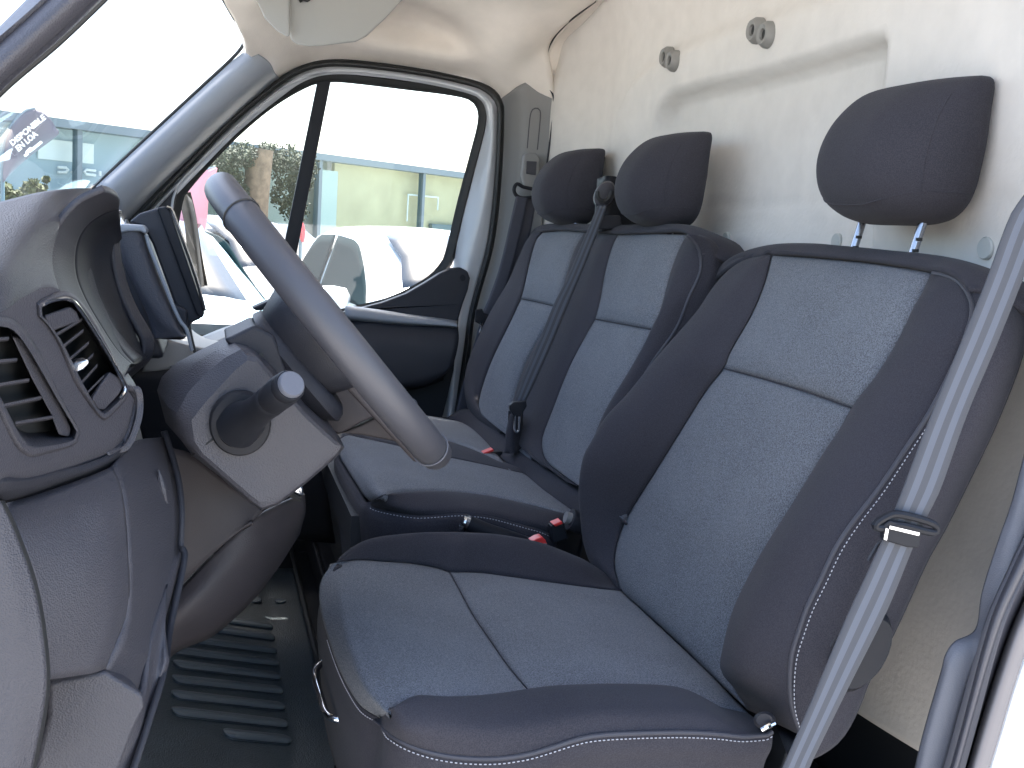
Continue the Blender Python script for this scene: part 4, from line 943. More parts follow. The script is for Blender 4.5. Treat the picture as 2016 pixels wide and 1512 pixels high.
MB().tube(lift([(84, 599), (100, 592), (124, 587), (142, 592), (160, 612), (188, 655), (214, 698), (234, 734), (246, 760), (245, 772), (236, 786)], -.0045), .0017, 8, 60).build('chrome_trim', M['chrome'], bz2)
# silhouette roll of the fascia end, turning away from the viewer
ps('fascia_return', [
    [(238, 748, xf(238, 748)), (262, 768, xf(262, 768)), (267, 795, xf(266, 795)), (262, 830, xf(260, 830)), (245, 872, xf(245, 872)), (215, 897, xf(215, 897))],
    [(244, 742, 1.08), (266, 764, 1.06), (272, 795, 1.06), (268, 832, 1.05), (252, 872, 1.04), (225, 895, 1.03)],
    [(252, 735, 1.25), (268, 760, 1.25), (275, 795, 1.25), (275, 832, 1.22), (262, 872, 1.2), (240, 890, 1.18)]], M['plastic'])
# underside lip below the vents
ps('fascia_lip', [
    [(-260, 1036, .76), (-120, 988, .775), (0, 950, xf(0, 950)+.004), (60, 944, xf(60, 944)+.004), (120, 928, xf(120, 928)+.004), (175, 910, xf(175, 910)+.004), (215, 893, xf(215, 893)+.004), (245, 866, xf(245, 866)+.004)],
    [(-260, 1062, .79), (-120, 1012, .80), (0, 972, .82), (60, 962, .87), (120, 944, .92), (175, 926, .96), (215, 908, 1.0), (250, 880, 1.04)],
    [(-260, 1082, .82), (-120, 1032, .84), (0, 990, .86), (60, 976, .91), (120, 956, .95), (175, 938, .99), (215, 922, 1.04), (254, 894, 1.08)]], M['plastic_dark'])
# lower panels
ps('lower_panel', [
    [(8, 992, .865), (70, 974, .90), (130, 954, .935), (180, 936, .965), (222, 918, 1.0)],
    [(42, 1060, .845), (95, 1045, .87), (150, 1025, .90), (200, 1000, .93), (242, 975, .97)],
    [(72, 1150, .842), (120, 1140, .86), (175, 1120, .885), (220, 1100, .915), (252, 1080, .95)],
    [(90, 1250, .842), (130, 1240, .858), (178, 1225, .88), (222, 1210, .905), (252, 1195, .935)],
    [(96, 1338, .845), (122, 1335, .857), (152, 1330, .87), (180, 1326, .882), (208, 1317, .90)]], M['plastic'])
ps('lower_panel_side', [
    [(222, 918, 1.0), (242, 975, .97), (252, 1080, .95), (253, 1150, .94), (250, 1215, .93), (236, 1262, .915), (208, 1317, .90)],
    [(262, 870, 1.10), (290, 960, 1.06), (300, 1080, 1.03), (304, 1160, 1.02), (300, 1230, 1.01), (292, 1290, .985), (250, 1345, .93)],
    [(322, 860, 1.18), (344, 940, 1.15), (352, 1010, 1.13), (350, 1075, 1.12), (356, 1100, 1.11), (332, 1200, 1.08), (284, 1366, .98)]], M['plastic'])
ps('lower_panel_return', [
    [(318, 850, 1.18), (344, 938, 1.15), (352, 1010, 1.13), (350, 1075, 1.12), (357, 1102, 1.11), (330, 1230, 1.06), (316, 1320, 1.0), (286, 1420, .96), (250, 1530, .93)],
    [(316, 850, 1.30), (340, 940, 1.30), (346, 1010, 1.30), (345, 1075, 1.28), (350, 1105, 1.25), (322, 1230, 1.2), (306, 1320, 1.15), (270, 1420, 1.12), (235, 1530, 1.1)]], M['plastic_dark'])
MB().prism(on([(96, 1343), (150, 1333), (207, 1321), (283, 1368), (286, 1392), (262, 1440), (225, 1540), (60, 1560), (80, 1470), (96, 1410)], .895), (.03, .01, 0)).build('fuse_flap', M['plastic'], ds, bevel=.004, seg=3)
ps('lower_side_skin', [
    [(206, 1317, .92), (282, 1364, .955), (300, 1250, 1.0), (330, 1150, 1.06)],
    [(225, 1540, .93), (262, 1540, .95), (300, 1400, .98), (322, 1300, 1.0)]], M['plastic'], n=6)
MB().tube(on([(312, 925), (318, 955), (326, 985), (331, 992)], 1.10), lambda t: .003*(math.sin(math.pi*t)+.25), 8, 12).build('trim_highlight', M['plastic'], ds)  # raised sliver shaped to show as the highlight stroke on the panel
# door jamb piece at the lower left, outside the dark gap line
jb = thing('door_jamb_trim', 'curved grey door jamb trim in the bottom left corner', 'trim', tuple(at(50, 1250, X=.82)))
ps('jamb_panel', [
    [(-420, 1000, .80), (-100, 985, .80), (-40, 975, .805), (0, 985, .812)],
    [(-420, 1080, .80), (-100, 1060, .80), (-20, 1040, .805), (28, 1045, .815)],
    [(-420, 1180, .80), (-80, 1160, .80), (10, 1150, .805), (66, 1150, .818)],
    [(-420, 1290, .80), (-70, 1280, .80), (20, 1270, .805), (86, 1262, .818)],
    [(-420, 1390, .80), (-70, 1380, .80), (20, 1375, .805), (90, 1370, .818)],
    [(-420, 1540, .80), (-80, 1540, .80), (10, 1540, .805), (58, 1540, .818)]], M['plastic'], jb)
ps('jamb_edge', [
    [(0, 985, .812), (28, 1045, .815), (66, 1150, .818), (86, 1262, .818), (90, 1370, .818), (58, 1540, .818)],
    [(9, 985, .83), (37, 1045, .83), (74, 1150, .835), (94, 1262, .835), (97, 1370, .835), (66, 1540, .835)],
    [(6, 985, .87), (36, 1045, .87), (72, 1150, .87), (92, 1262, .87), (95, 1370, .87), (64, 1540, .87)]], M['rubber'], jb)

# knee bolster under the column
kb = thing('knee_bolster', 'two tone brown and dark knee panel under the steering column', 'panel', tuple(at(450, 1100, X=1.35)))
ps('upper_panel', [
    on([(330, 880), (380, 895), (450, 950), (520, 1006)], 1.34), on([(335, 970), (380, 985), (440, 1010), (500, 1022)], 1.33), on([(335, 1180), (360, 1150), (420, 1090), (494, 1026)], 1.325)], M['plastic_brown'], kb)
ps('lower_panel', [
    [(330, 1182, 1.33), (360, 1152, 1.33), (420, 1092, 1.33), (494, 1028, 1.34), (545, 996, 1.38), (600, 972, 1.44)],
    [(328, 1220, 1.31), (370, 1190, 1.31), (430, 1140, 1.32), (500, 1085, 1.34), (550, 1045, 1.38), (602, 1005, 1.44)],
    [(322, 1265, 1.32), (365, 1240, 1.32), (430, 1200, 1.33), (500, 1150, 1.36), (548, 1095, 1.40), (596, 1030, 1.46)],
    [(310, 1316, 1.35), (355, 1280, 1.36), (425, 1248, 1.37), (500, 1180, 1.40), (548, 1118, 1.44), (588, 1055, 1.50)],
    [(306, 1312, 1.5), (352, 1272, 1.5), (420, 1238, 1.5), (490, 1170, 1.52), (538, 1108, 1.54), (578, 1045, 1.58)]], M['plastic_brown'], kb)
MB().prism(on([(572, 962), (586, 955), (596, 958), (598, 974), (590, 980), (574, 972)], 1.40), (.01, 0, 0)).build('switch', M['chrome'], kb, bevel=.003)
MB().tube(on([(566, 970), (592, 984)], 1.395), .004, 6).build('switch_seat', M['rubber'], kb)

# far lower dash between the column and the passenger door
pd = thing('passenger_dash', 'pale lower dash and glove box on the passenger side behind the column', 'dashboard', tuple(at(420, 720, X=2.2)))
ps('dash_top', [
    on([(250, 430), (330, 560), (385, 655), (470, 665), (560, 640)], 2.70), on([(245, 560), (310, 640), (380, 668), (460, 676), (560, 650)], 2.4), on([(250, 640), (300, 660), (385, 684), (460, 690), (560, 665)], 2.1)], M['grey'], pd)
ps('dash_front', [
    on([(260, 655), (330, 668), (388, 688), (480, 690), (600, 680)], 2.05), on([(260, 720), (330, 730), (390, 745), (480, 750), (600, 750)], 2.02), on([(260, 765), (330, 770), (400, 780), (480, 790), (600, 800)], 2.03), on([(280, 860), (340, 880), (420, 900), (520, 930), (640, 960)], 2.12), on([(320, 1000), (400, 1020), (480, 1040), (560, 1060), (660, 1070)], 2.25)], M['visor'] if False else M['plastic_dark'], pd)
ps('shelf_face', [on([(296, 664), (330, 668), (386, 688)], 2.0), on([(290, 700), (330, 715), (375, 722)], 1.99), on([(280, 732), (310, 730), (345, 724)], 1.99)], M['grey'], pd)
MB().tube(on([(372, 640), (378, 670), (386, 700)], 1.98), .003, 6, 8).build('panel_gap', M['rubber'], pd)
MB().box((1.8, .42, 1.15), (2.0, .05, .75)).build('firewall', M['floor'], pd)
MB().box((1.8, .38, 1.50), (1.80, .30, .04)).build('scuttle', M['plastic_dark'], pd)
fwg = thing('front_wing', 'white front wing and bonnet of the van beyond the dashboard', 'van body', (1.8, .8, .5))
sheet('wing_panel', loft([[Vector((.86, y, 1.56)), Vector((.80, y, 1.30)), Vector((.78, y, .9)), Vector((.80, y, .45))] for y in (.21, .5, .9, 1.3)], 20, 5), M['white'], fwg, solid=.01, toward=(0, .5, 1))
sheet('bonnet', loft([[Vector((.86, .30, 1.565)), Vector((1.8, .50, 1.56)), Vector((2.78, .34, 1.565))], [Vector((.84, .8, 1.45)), Vector((1.8, .95, 1.47)), Vector((2.78, .8, 1.45))], [Vector((.88, 1.3, 1.25)), Vector((1.8, 1.5, 1.27)), Vector((2.72, 1.3, 1.25))]], 20, 6), M['white'], fwg, solid=.01, toward=(1.8, .8, 4))
MB().box((1.20, .28, 1.15), (.03, .30, .72)).build('leak_block', M['floor'], pd)  # unseen skin added behind the fascia to stop light leaking in
MB().prism([Vector((1.72, .06, 1.40)), Vector((1.72, .40, 1.40)), Vector((1.72, .40, 1.56)), Vector((1.72, .12, 1.58))], (.9, 0, 0)).build('dark_filler', M['plastic_dark'], pd, bevel=.01)  # dark filler added to close the bright gap beside the cluster
ps('windscreen_ledge', [on([(384, 668), (440, 645), (500, 628)], 2.69), on([(388, 690), (440, 668), (505, 640)], 2.55)], M['pillar'], pd)

# ------------------------------------------------------------------ centre screen in its bracket
sc_ = thing('centre_screen', 'black tablet style centre screen in a curved bracket beside the instrument hood', 'screen', tuple(at(320, 560, X=1.65)))
ps('bracket', [
    on([(231, 446), (236, 500), (262, 560), (290, 620), (303, 662), (306, 668)], 1.60), on([(232, 446), (250, 500), (280, 570), (315, 630), (340, 655), (350, 664)], 1.585),
    on([(276, 448), (290, 500), (312, 560), (336, 610), (356, 650), (366, 662)], 1.59), on([(284, 452), (298, 500), (320, 560), (342, 608), (362, 645), (370, 656)], 1.64)], M['plastic'], sc_, n=8)
MB().prism(on([(231, 446), (240, 441), (282, 443), (290, 452), (288, 462), (276, 456), (252, 456), (234, 460)], 1.58), (.05, 0, 0)).build('bracket_top', M['pillar'], sc_, bevel=.003)
MB().prism(on([(300, 662), (312, 668), (360, 670), (370, 660), (368, 610), (345, 600), (300, 600), (280, 580)], 1.60), (.06, 0, 0)).build('bracket_foot', M['plastic_dark'], sc_, bevel=.004)
MB().prism(on([(254, 437), (275, 420), (308, 410), (318, 412), (330, 440), (372, 540), (398, 622), (394, 628), (376, 636), (372, 650), (362, 640), (340, 590), (300, 480), (288, 458), (280, 446)], 1.62), (.05, 0, 0)).build('tablet_body', M['plastic_dark'], sc_, bevel=.004, seg=3)
MB().prism(on([(308, 409), (326, 406), (334, 412), (402, 612), (403, 618), (397, 628), (386, 618)], 1.612), (.05, 0, 0)).build('screen_frame', M['satin'], sc_, bevel=.003)
MB().tube(on([(328, 408), (336, 411), (342, 424), (370, 500), (390, 560), (403, 612)], 1.612), .0026, 6, 30).build('screen_edge', M['chrome'], sc_)
MB().tube(on([(288, 462), (296, 490), (322, 555), (340, 600), (355, 632), (368, 650), (378, 690)], 1.588), .0026, 6, 30).build('bracket_edge', M['pillar'], sc_)

# ------------------------------------------------------------------ steering column shroud, stalk, wheel
col = thing('steering_column', 'faceted grey column shroud with a thick black stalk', 'steering column', tuple(at(480, 840, X=1.2)))
near = [(368, 826), (395, 790), (430, 752), (462, 718), (486, 699), (508, 704), (528, 728), (562, 768), (600, 812), (640, 850), (672, 878), (664, 892), (600, 948), (545, 990), (516, 1000), (500, 990), (440, 938), (392, 896), (374, 870)]
mid_ = [(330, 800), (345, 755), (385, 715), (425, 690), (462, 676), (492, 684), (526, 712), (560, 750), (602, 800), (645, 840), (678, 880), (668, 895), (602, 952), (547, 994), (515, 1004), (492, 990), (430, 936), (380, 898), (345, 850)]
outr = [(309, 768), (318, 742), (346, 715), (392, 690), (446, 664), (490, 670), (526, 700), (560, 740), (602, 790), (645, 830), (676, 876), (668, 890), (600, 945), (545, 986), (510, 996), (480, 975), (420, 920), (370, 880), (326, 832)]
bk_ = [(330, 760), (340, 735), (360, 712), (400, 690), (446, 668), (490, 672), (526, 700), (560, 740), (602, 780), (640, 820), (668, 860), (660, 870), (600, 915), (545, 950), (505, 960), (480, 940), (430, 900), (380, 860), (340, 812)]
rings_ = [on([((x-500)*.93+500, (y-850)*.93+850) for x, y in near], 1.0925), on(near, 1.0955), on([((a+c)/2, (b+d)/2) for (a, b), (c, d) in zip(near, mid_)], 1.103), on(mid_, 1.125), on(outr, 1.19), on(bk_, 1.36)]
def denser(r): return [p for a, b in zip(r, r[1:]+r[:1]) for p in (P(a), P(a).lerp(P(b), .5))]
MB().rings([denser(r) for r in rings_]).build('shroud', M['plastic'], col, angle=28)
MB().tube([(377, 897, 1.120), (386, 891, 1.101), (404, 876, 1.0935), (434, 853, 1.0925)], .0012, 5, 12).build('parting_line', M['rubber'], col)
# dark recess between shroud and wheel hub
MB().prism(on([(440, 668), (455, 662), (500, 640), (540, 660), (560, 720), (580, 780), (570, 800), (545, 770), (505, 705), (486, 694), (462, 690)], 1.13), (.10, 0, 0)).build('collar', M['plastic_dark'], col, bevel=.004)
st_ = MB(); base = at(470, 838, X=1.085); tip = at(572, 758, X=.985); ax = (tip-base); L_ = ax.length; ax.normalize()
def ringat(t, r, tilt=1):
    c = base+ax*L_*t; u = ax.orthogonal().normalized(); v = ax.cross(u); return [c+(u*math.cos(a)+v*math.sin(a))*r for a in [2*math.pi*i/32 for i in range(32)]]
prof = [(-.12, .0205), (-.02, .0205), (.0, .0225), (.02, .0215), (.14, .0200), (.22, .0170), (.34, .0150), (.45, .0142), (.50, .0142), (.62, .0148), (.66, .0146), (.67, .0139), (.68, .0146), (.90, .0150), (.915, .0140), (.925, .0146), (.985, .0143), (1.0, .0132)]
sk = MB().rings([ringat(t, r) for t, r in prof]).build('stalk', M['satin'], col, angle=50)
cb = at(473, 832, X=1.09)
MB().rings([[cb+Vector((d, math.cos(a)*.033*q, math.sin(a)*.036*q)) for a in [2*math.pi*i/36 for i in range(36)]] for q, d in ((.88, .01), (.88, -.005), (.82, -.010), (.72, -.011))]).build('stalk_gaiter', M['gaiter'], col)
MB().rings([ringat(t, r) for t, r in ((.985, .0122), (1.02, .0122), (1.035, .0108))]).build('stalk_cap', M['bpillar'], sk)
MB().rings([[P((514+math.cos(a)*5*q, 699+math.sin(a)*5*q, 1.128-.001*k)) for a in [2*math.pi*i/12 for i in range(12)]] for k, q in enumerate((1, .9))]).build('screw_hole', M['rubber'], col)
# wiper stalk tip seen above the shroud
MB().prism(on([(495, 607), (520, 596), (572, 577), (590, 590), (590, 600), (540, 610), (505, 612)], 1.36), (.03, 0, 0)).build('wiper_stalk', M['satin'], col, bevel=.003)

MB().prism(on([(590, 786), (612, 770), (660, 766), (700, 752), (736, 738), (752, 790), (748, 816), (706, 836), (668, 857), (640, 846), (606, 815)], 1.31), (.06, 0, 0)).build('lower_cover', M['plastic_brown'], col, bevel=.004)
MB().prism(on([(670, 853), (712, 836), (750, 817), (776, 828), (800, 850), (826, 886), (770, 868), (716, 858)], 1.33), (.03, 0, 0)).build('cover_flap', M['plastic_brown'], col, bevel=.003)
wh = thing('steering_wheel', 'black steering wheel seen edge on', 'steering wheel', (1.2, -.13, 1.505))
WC = Vector((1.2, -.127, 1.510)); nrm = Vector((0, -.755, .655)).normalized(); wu = Vector((1, 0, 0)); wv = nrm.cross(wu).normalized()
if wv.z < 0: wv = -wv
TLT = .035
wu = (wu+nrm*TLT).normalized()
RW_ = .179
def wp(a, r, h=0): return WC+(wu*math.cos(a)+wv*math.sin(a))*r+nrm*h
rg = []
for i in range(120):
    a = 2*math.pi*i/120
    k = 18; er = (wu*math.cos(a)+wv*math.sin(a)); rr = .0172 if math.sin(a) > -.8 and math.sin(a) < .82 else .0165
    rg.append([wp(a, RW_)+er*math.cos(b)*.0165*(rr/.0172)+nrm*math.sin(b)*.0182*(rr/.0172) for b in [2*math.pi*q/k for q in range(k)]])
rg.append(rg[0]); MB().rings(rg, cap=False).build('rim', M['rim'], wh)
for a in (math.radians(125), math.radians(55), math.radians(236), math.radians(304)):
    er = (wu*math.cos(a)+wv*math.sin(a))
    MB().tube([wp(a, RW_)+er*math.cos(b)*.0169+nrm*math.sin(b)*.0186 for b in [2*math.pi*q/24 for q in range(24)]], .0009, 5, closed=True).build('rim_seam', M['rubber'] if math.sin(a) > 0 else M['bpillar'], wh)
# hub: airbag cover plus its rear casing, with three spokes
def blob(c, hu, hv, z0, z1, name, m_, e=.6, taper=.8):
    rg = []
    for q, h in ((taper*.9, z0), (taper, z0+.004), (1, z0*.4+z1*.6), (.97, z1-.005), (.88, z1)):
        rg.append([c+wu*math.copysign(abs(math.cos(a))**e, math.cos(a))*hu*q+wv*math.copysign(abs(math.sin(a))**e, math.sin(a))*hv*q+nrm*h for a in [2*math.pi*i/40 for i in range(40)]])
    return MB().rings(rg).build(name, m_, wh)
blob(WC, .078, .068, -.052, .012, 'airbag_cover', M['plastic_dark'])
blob(WC-wv*.012, .070, .070, -.078, -.045, 'hub_casing', M['plastic_dark'])
for s in (-1, 1):
    MB().prism([WC+wu*s*.06+wv*.016-nrm*.001, WC+wu*s*.172+wv*.012-nrm*.001, WC+wu*s*.172-wv*.012-nrm*.001, WC+wu*s*.06-wv*.016-nrm*.001], nrm*-.010).build('spoke', M['plastic_dark'], wh, bevel=.004)
MB().prism([WC+wu*.045-wv*.05-nrm*.012, WC+wu*.03-wv*.172-nrm*.006, WC-wu*.03-wv*.172-nrm*.006, WC-wu*.045-wv*.05-nrm*.012], nrm*-.018).build('lower_spoke', M['plastic_brown'], wh, bevel=.004)

# ------------------------------------------------------------------ outside: showroom, flags, cars, stand-ins for reflected plants
ZT = 2.9
A_, B_ = at(0, 218, Z=ZT), at(950, 345, Z=ZT)
fd = (B_-A_); fl_ = math.hypot(fd.x, fd.y); fd = Vector((fd.x, fd.y, 0)).normalized(); fn = Vector((-fd.y, fd.x, 0))
if fn.x < 0: fn = -fn           # into the building
def fac(s, z, d=0): return Vector((A_.x, A_.y, 0))+fd*s+fn*d+Vector((0, 0, z))
def sof(px, py):
    "distance along the facade under a pixel"
    d = ray(px, py); o = Vector((A_.x, A_.y, 0)); k = (o.x*fn.x+o.y*fn.y)/(d.x*fn.x+d.y*fn.y); p = d*k; return (p.x-o.x)*fd.x+(p.y-o.y)*fd.y, EZ+p.z
S0, S1 = -9, fl_+10
alu = mat('showroom_aluminium', (.13, .18, .20), .5)
br = thing('showroom', 'glass fronted showroom with dark metal beam beyond the car park', 'building', tuple(fac(fl_/2, 0)))
def fbox(s0, s1, z0, z1, d0, d1, name, m_, root=br):
    return MB().prism([fac(s0, z0, d0), fac(s1, z0, d0), fac(s1, z0, d1), fac(s0, z0, d1)], (0, 0, z1-z0)).build(name, m_, root, smooth=False)
fbox(S0, S1, ZT-.13, ZT, -.10, 8, 'roof_slab', alu)
fbox(S0, S1, 0, .06, -.05, 8, 'threshold', alu)
wy = mat('yellow_wall_plaster', (.54, .475, .31), .9, noise=(2, .08)); wb = mat('blue_display_wall', (.32, .41, .47), .8); wq = mat('white_panel', (.75, .78, .78), .8)
cs_ = [sof(x, 330)[0] for x in (155, 405, 630, 835)]
step = (cs_[3]-cs_[0])/3
cs_ = [cs_[0]-2*step, cs_[0]-step]+cs_+[cs_[3]+step, cs_[3]+2*step]
for c in cs_: fbox(c-.045, c+.045, .05, ZT-.13, -.03, .10, 'mullion', alu)
for a, b in zip(cs_, cs_[1:]): fbox(a+.045, b-.045, .06, ZT-.13, .03, .045, 'pane', M['shop_glass'])
s_y = sof(672, 400)[0]; s_b = sof(330, 300)[0]
fbox(s_y, S1, .06, ZT-.13, .22, .3, 'yellow_wall', wy)
fbox(S0, s_b, .06, ZT-.13, .30, .38, 'blue_wall', wb)
fbox(s_b, s_y, .06, ZT-.13, .42, .5, 'back_wall', mat('teal_back_wall', (.30, .34, .32), .8))
s0, z0 = sof(96, 270); s1, z1 = sof(205, 312)
fbox(s0, s1, sof(150, 318)[1], sof(100, 272)[1], .26, .29, 'wall_poster', wq)
s0 = sof(640, 300)[0]; s1 = sof(676, 300)[0]
fbox(s0, s1, .3, 2.6, .12, .14, 'window_banner', mat('pale_green_banner', (.46, .54, .51), .7))
fbox(sof(858, 440)[0], sof(950, 440)[0], sof(858, 452)[1], sof(858, 441)[1], .1, .2, 'counter_edge', alu)
s0, z1 = sof(812, 382); s1, _ = sof(872, 396)
for k, (a, b, c, d) in enumerate(((s0, s1, z1-.03, z1), (s0, s0+.03, z1-.6, z1), (s1-.03, s1, z1-.3, z1))): fbox(a, b, c, d, .12, .14, 'notice_frame', wq)
def text(body, size, root, name, m_, o, ux, uy, ex=.01, bold=0):
    cu = bpy.data.curves.new(name, 'FONT'); cu.body = body; cu.size = size; cu.extrude = ex; cu.offset = bold; cu.align_x = 'LEFT'; cu.resolution_u = 3
    t = bpy.data.objects.new('tmp', cu); C.objects.link(t); bpy.context.view_layer.update()
    me = bpy.data.meshes.new_from_object(t.evaluated_get(bpy.context.evaluated_depsgraph_get())); bpy.data.objects.remove(t)
    ux = Vector(ux).normalized(); uy = Vector(uy).normalized(); uz = ux.cross(uy); M_ = Matrix((ux, uy, uz)).transposed().to_4x4(); M_.translation = Vector(o)
    me.transform(M_); me.transform(Matrix.Translation(-wloc(root))); me.materials.clear(); me.materials.append(m_)
    ob = bpy.data.objects.new(name, me); C.objects.link(ob); ob.parent = root; return ob
glow = mat('white_letter', (.9, .9, .9), .6)
# dealer lettering, each letter a raised bar figure on the display wall
def stroke(pts, w, root, name):
    mb = MB()
    mb.tube([p for p in pts], w, 6); return mb.build(name, glow, root)
def wallpt(px, py, d=.24):
    dd = ray(px, py); o = Vector((A_.x, A_.y, 0))+fn*d; k = (o.x*fn.x+o.y*fn.y)/(dd.x*fn.x+dd.y*fn.y); p = dd*k; return Vector((p.x, p.y, EZ+p.z))
for nm, L in (('letter_D', [(114, 329), (130, 330), (134, 334), (130, 339), (114, 339)]), ('letter_A', [(141, 340), (150, 332), (158, 343)]),
              ('letter_C', [(188, 345), (170, 343), (166, 338), (170, 334), (188, 336)]), ('letter_I', [(197, 337), (197, 346)]), ('letter_A', [(205, 348), (214, 339), (222, 350)])):
    stroke([wallpt(*p) for p in L], .022, br, nm)

def leafball(mb, c, r, n, size, sq=(1, 1, 1)):
    for i in range(n):
        d = Vector((random.gauss(0, 1), random.gauss(0, 1), random.gauss(0, 1))).normalized()*r*random.uniform(.5, 1)
        p = Vector(c)+Vector((d.x*sq[0], d.y*sq[1], d.z*sq[2])); u = Vector((random.gauss(0, 1), random.gauss(0, 1), random.gauss(0, 1))).normalized()*size; v = u.orthogonal().normalized()*size*.6
        b = len(mb.v); mb.v += [tuple(p-u), tuple(p+v), tuple(p+u), tuple(p-v)]; mb.f.append((b, b+1, b+2, b+3)); mb.mi.append(0)
leafm = mat('leaf_green', (.11, .13, .05), .7, noise=(5, .5)); leafd = mat('leaf_dark', (.05, .06, .03), .7, noise=(5, .5)); bark = mat('bark', (.16, .12, .08), .9, bump=(20, .8, 'n'), noise=(8, .3))
def shrub(px, py, d, hpx, wpx, label, name='shrub', m_=None):  # leafy stand-in built for a plant reflected in the showroom glass
    base = wallpt(px, py, d); top = wallpt(px, py-hpx, d); h = top.z
    r = abs((wallpt(px+wpx/2, py, d)-base).length)
    t = thing(name, label, name.split('_')[-1], (base.x, base.y, 0), 'stand-ins for plant reflections in the showroom glass')
    MB().tube([Vector((base.x, base.y, 0)), Vector((base.x, base.y, h*.6))], lambda q: .05*(1-q*.6), 7).build('trunk', bark, t)
    mb = MB(); zc_ = h*.62
    for k in range(9):
        leafball(mb, (base.x+random.uniform(-.4, .4)*r, base.y+random.uniform(-.4, .4)*r, h*(.45+.52*k/9)), r*(1-.5*k/9), 160, .05, (1, 1, .8))
    mb.build('crown', m_ or leafm, t, smooth=False)
shrub(88, 365, -.9, 38, 16, 'narrow cypress shape standing in for a reflection in the blue showroom glass', 'cypress_shrub')
shrub(55, 372, -.9, 30, 60, 'broad low leafy stand-in for a reflection left of the cypress shape')
shrub(225, 392, -.9, 22, 50, 'low dark leafy stand-in for a reflection right of the cypress shape')
shrub(15, 392, -.9, 46, 56, 'pale bushy stand-in for a reflection at the left picture edge')
# brown trunk and foliage built in place of a reflection in the glass
tr = thing('tree_reflection', 'brown trunk and dark foliage standing in for a reflection seen through the quarter light', 'tree_reflection', tuple(wallpt(520, 400, -.6)*1.0))
b0 = wallpt(500, 400, -.5)
MB().tube([Vector(v_) for v_ in ((b0.x, b0.y, 0), (b0.x, b0.y, 1.5), (b0.x+.02, b0.y-.05, 2.3), (b0.x, b0.y-.1, 2.8))], lambda q: .30-.08*q, 14, 20).build('trunk', bark, tr)
mb = MB()
for px, py, r in ((450, 312, .26), (440, 335, .26), (560, 335, .3), (570, 315, .3), (480, 305, .25), (590, 360, .25), (455, 355, .25), (530, 305, .25), (470, 380, .2), (560, 385, .3), (600, 330, .3), (580, 410, .3)):
    leafball(mb, wallpt(px, py, -.5), r, 500, .035)
mb.build('crown', leafd, tr, smooth=False)

def flag(ptsL, ptsR, X, m_, label, name='feather_flag'):
    t = thing(name, label, 'flag', tuple(at(ptsL[-1][0], 380, X=X)[:2])+(0,), 'promotional feather flags')
    a = P((ptsL[-1][0], ptsL[-1][1], X)); 
    sheet('banner_cloth', loft([on(ptsL, X), on([((p[0]+q[0])/2, (p[1]+q[1])/2) for p, q in zip(ptsL, ptsR)], X-.02), on(ptsR, X)], 30, 5), m_, t, solid=.004)
    MB().tube([P((q[0], q[1], X+.01)) for q in ptsL]+[Vector((a.x, a.y, .05))], .012, 6).build('pole', alu, t)
    MB().box((a.x, a.y, .04), (.4, .4, .08)).build('foot', alu, t)
    return t
f1 = flag([(70, 215), (52, 219), (36, 232), (22, 250), (12, 275), (8, 300), (6, 330), (5, 360)], [(70, 215), (88, 223), (102, 238), (110, 252), (116, 264), (80, 292), (45, 320), (18, 345)], 7.0,
          mat('grey_flag', (.17, .16, .18), .8), 'grey feather flag reading disponible en loa seen through the windscreen')
o_ = at(27, 296, X=6.93); e_ = at(87, 237, X=6.93); o2 = at(38, 302, X=6.93); ux = e_-o_; uy = at(17, 286, X=6.93)-o_; uy = uy-ux*(uy.dot(ux)/ux.dot(ux))
cream = mat('cream_lettering', (.95, .93, .85), .7)
T = text('DISPONIBLE', 1, f1, 'flag_lettering', cream, (0, 0, 0), (1, 0, 0), (0, 1, 0), .001)
bpy.data.objects.remove(T)
def fit_text(body, a, b, hgt, root, name, m_):
    cu = bpy.data.curves.new(name, 'FONT'); cu.body = body; cu.size = 1; cu.extrude = .004; cu.offset = .035; cu.resolution_u = 3
    t = bpy.data.objects.new('tmp', cu); C.objects.link(t); bpy.context.view_layer.update()
    me = bpy.data.meshes.new_from_object(t.evaluated_get(bpy.context.evaluated_depsgraph_get())); bpy.data.objects.remove(t)
    xs_ = [v.co.x for v in me.vertices]; ys_ = [v.co.y for v in me.vertices]; x0, x1, y0, y1 = min(xs_), max(xs_), min(ys_), max(ys_)
    U = b-a; Vv = hgt-a; off = wloc(root); N_ = U.cross(Vv).normalized()
    for v in me.vertices:
        v.co = a+U*((v.co.x-x0)/(x1-x0))+Vv*((v.co.y-y0)/(y1-y0))+N_*v.co.z*.5-off
    me.materials.clear(); me.materials.append(m_); ob = bpy.data.objects.new(name, me); C.objects.link(ob); ob.parent = root; return ob
q = lambda x, y: at(x, y, X=6.93)
fit_text('DISPONIBLE', q(25, 288), q(91, 234), q(18, 278), f1, 'flag_lettering', cream)
fit_text('EN LOA', q(37, 299), q(76, 266), q(29, 289), f1, 'flag_lettering', cream)
MB().tube([q(48, 307), q(54, 303), q(52, 300), q(62, 290), q(56, 299), q(66, 292), q(82, 279)], .008, 5, 30).build('flag_signature', cream, f1)
f2_ = flag([(425, 330), (405, 335), (385, 344), (368, 362), (358, 385), (352, 420), (350, 450)], [(428, 331), (425, 345), (415, 370), (410, 400), (408, 430), (404, 455), (400, 480)], 7.6,
           mat('pink_flag', (.62, .25, .28), .8), 'pink and white feather flag beside the steering wheel top')
f3_ = flag([(585, 420), (582, 435), (583, 450), (588, 462), (592, 475)], [(587, 420), (594, 432), (600, 448), (601, 462), (598, 478)], 7.8, mat('red_flag', (.7, .07, .08), .8), 'small red feather flag beside the divider bar of the door window')

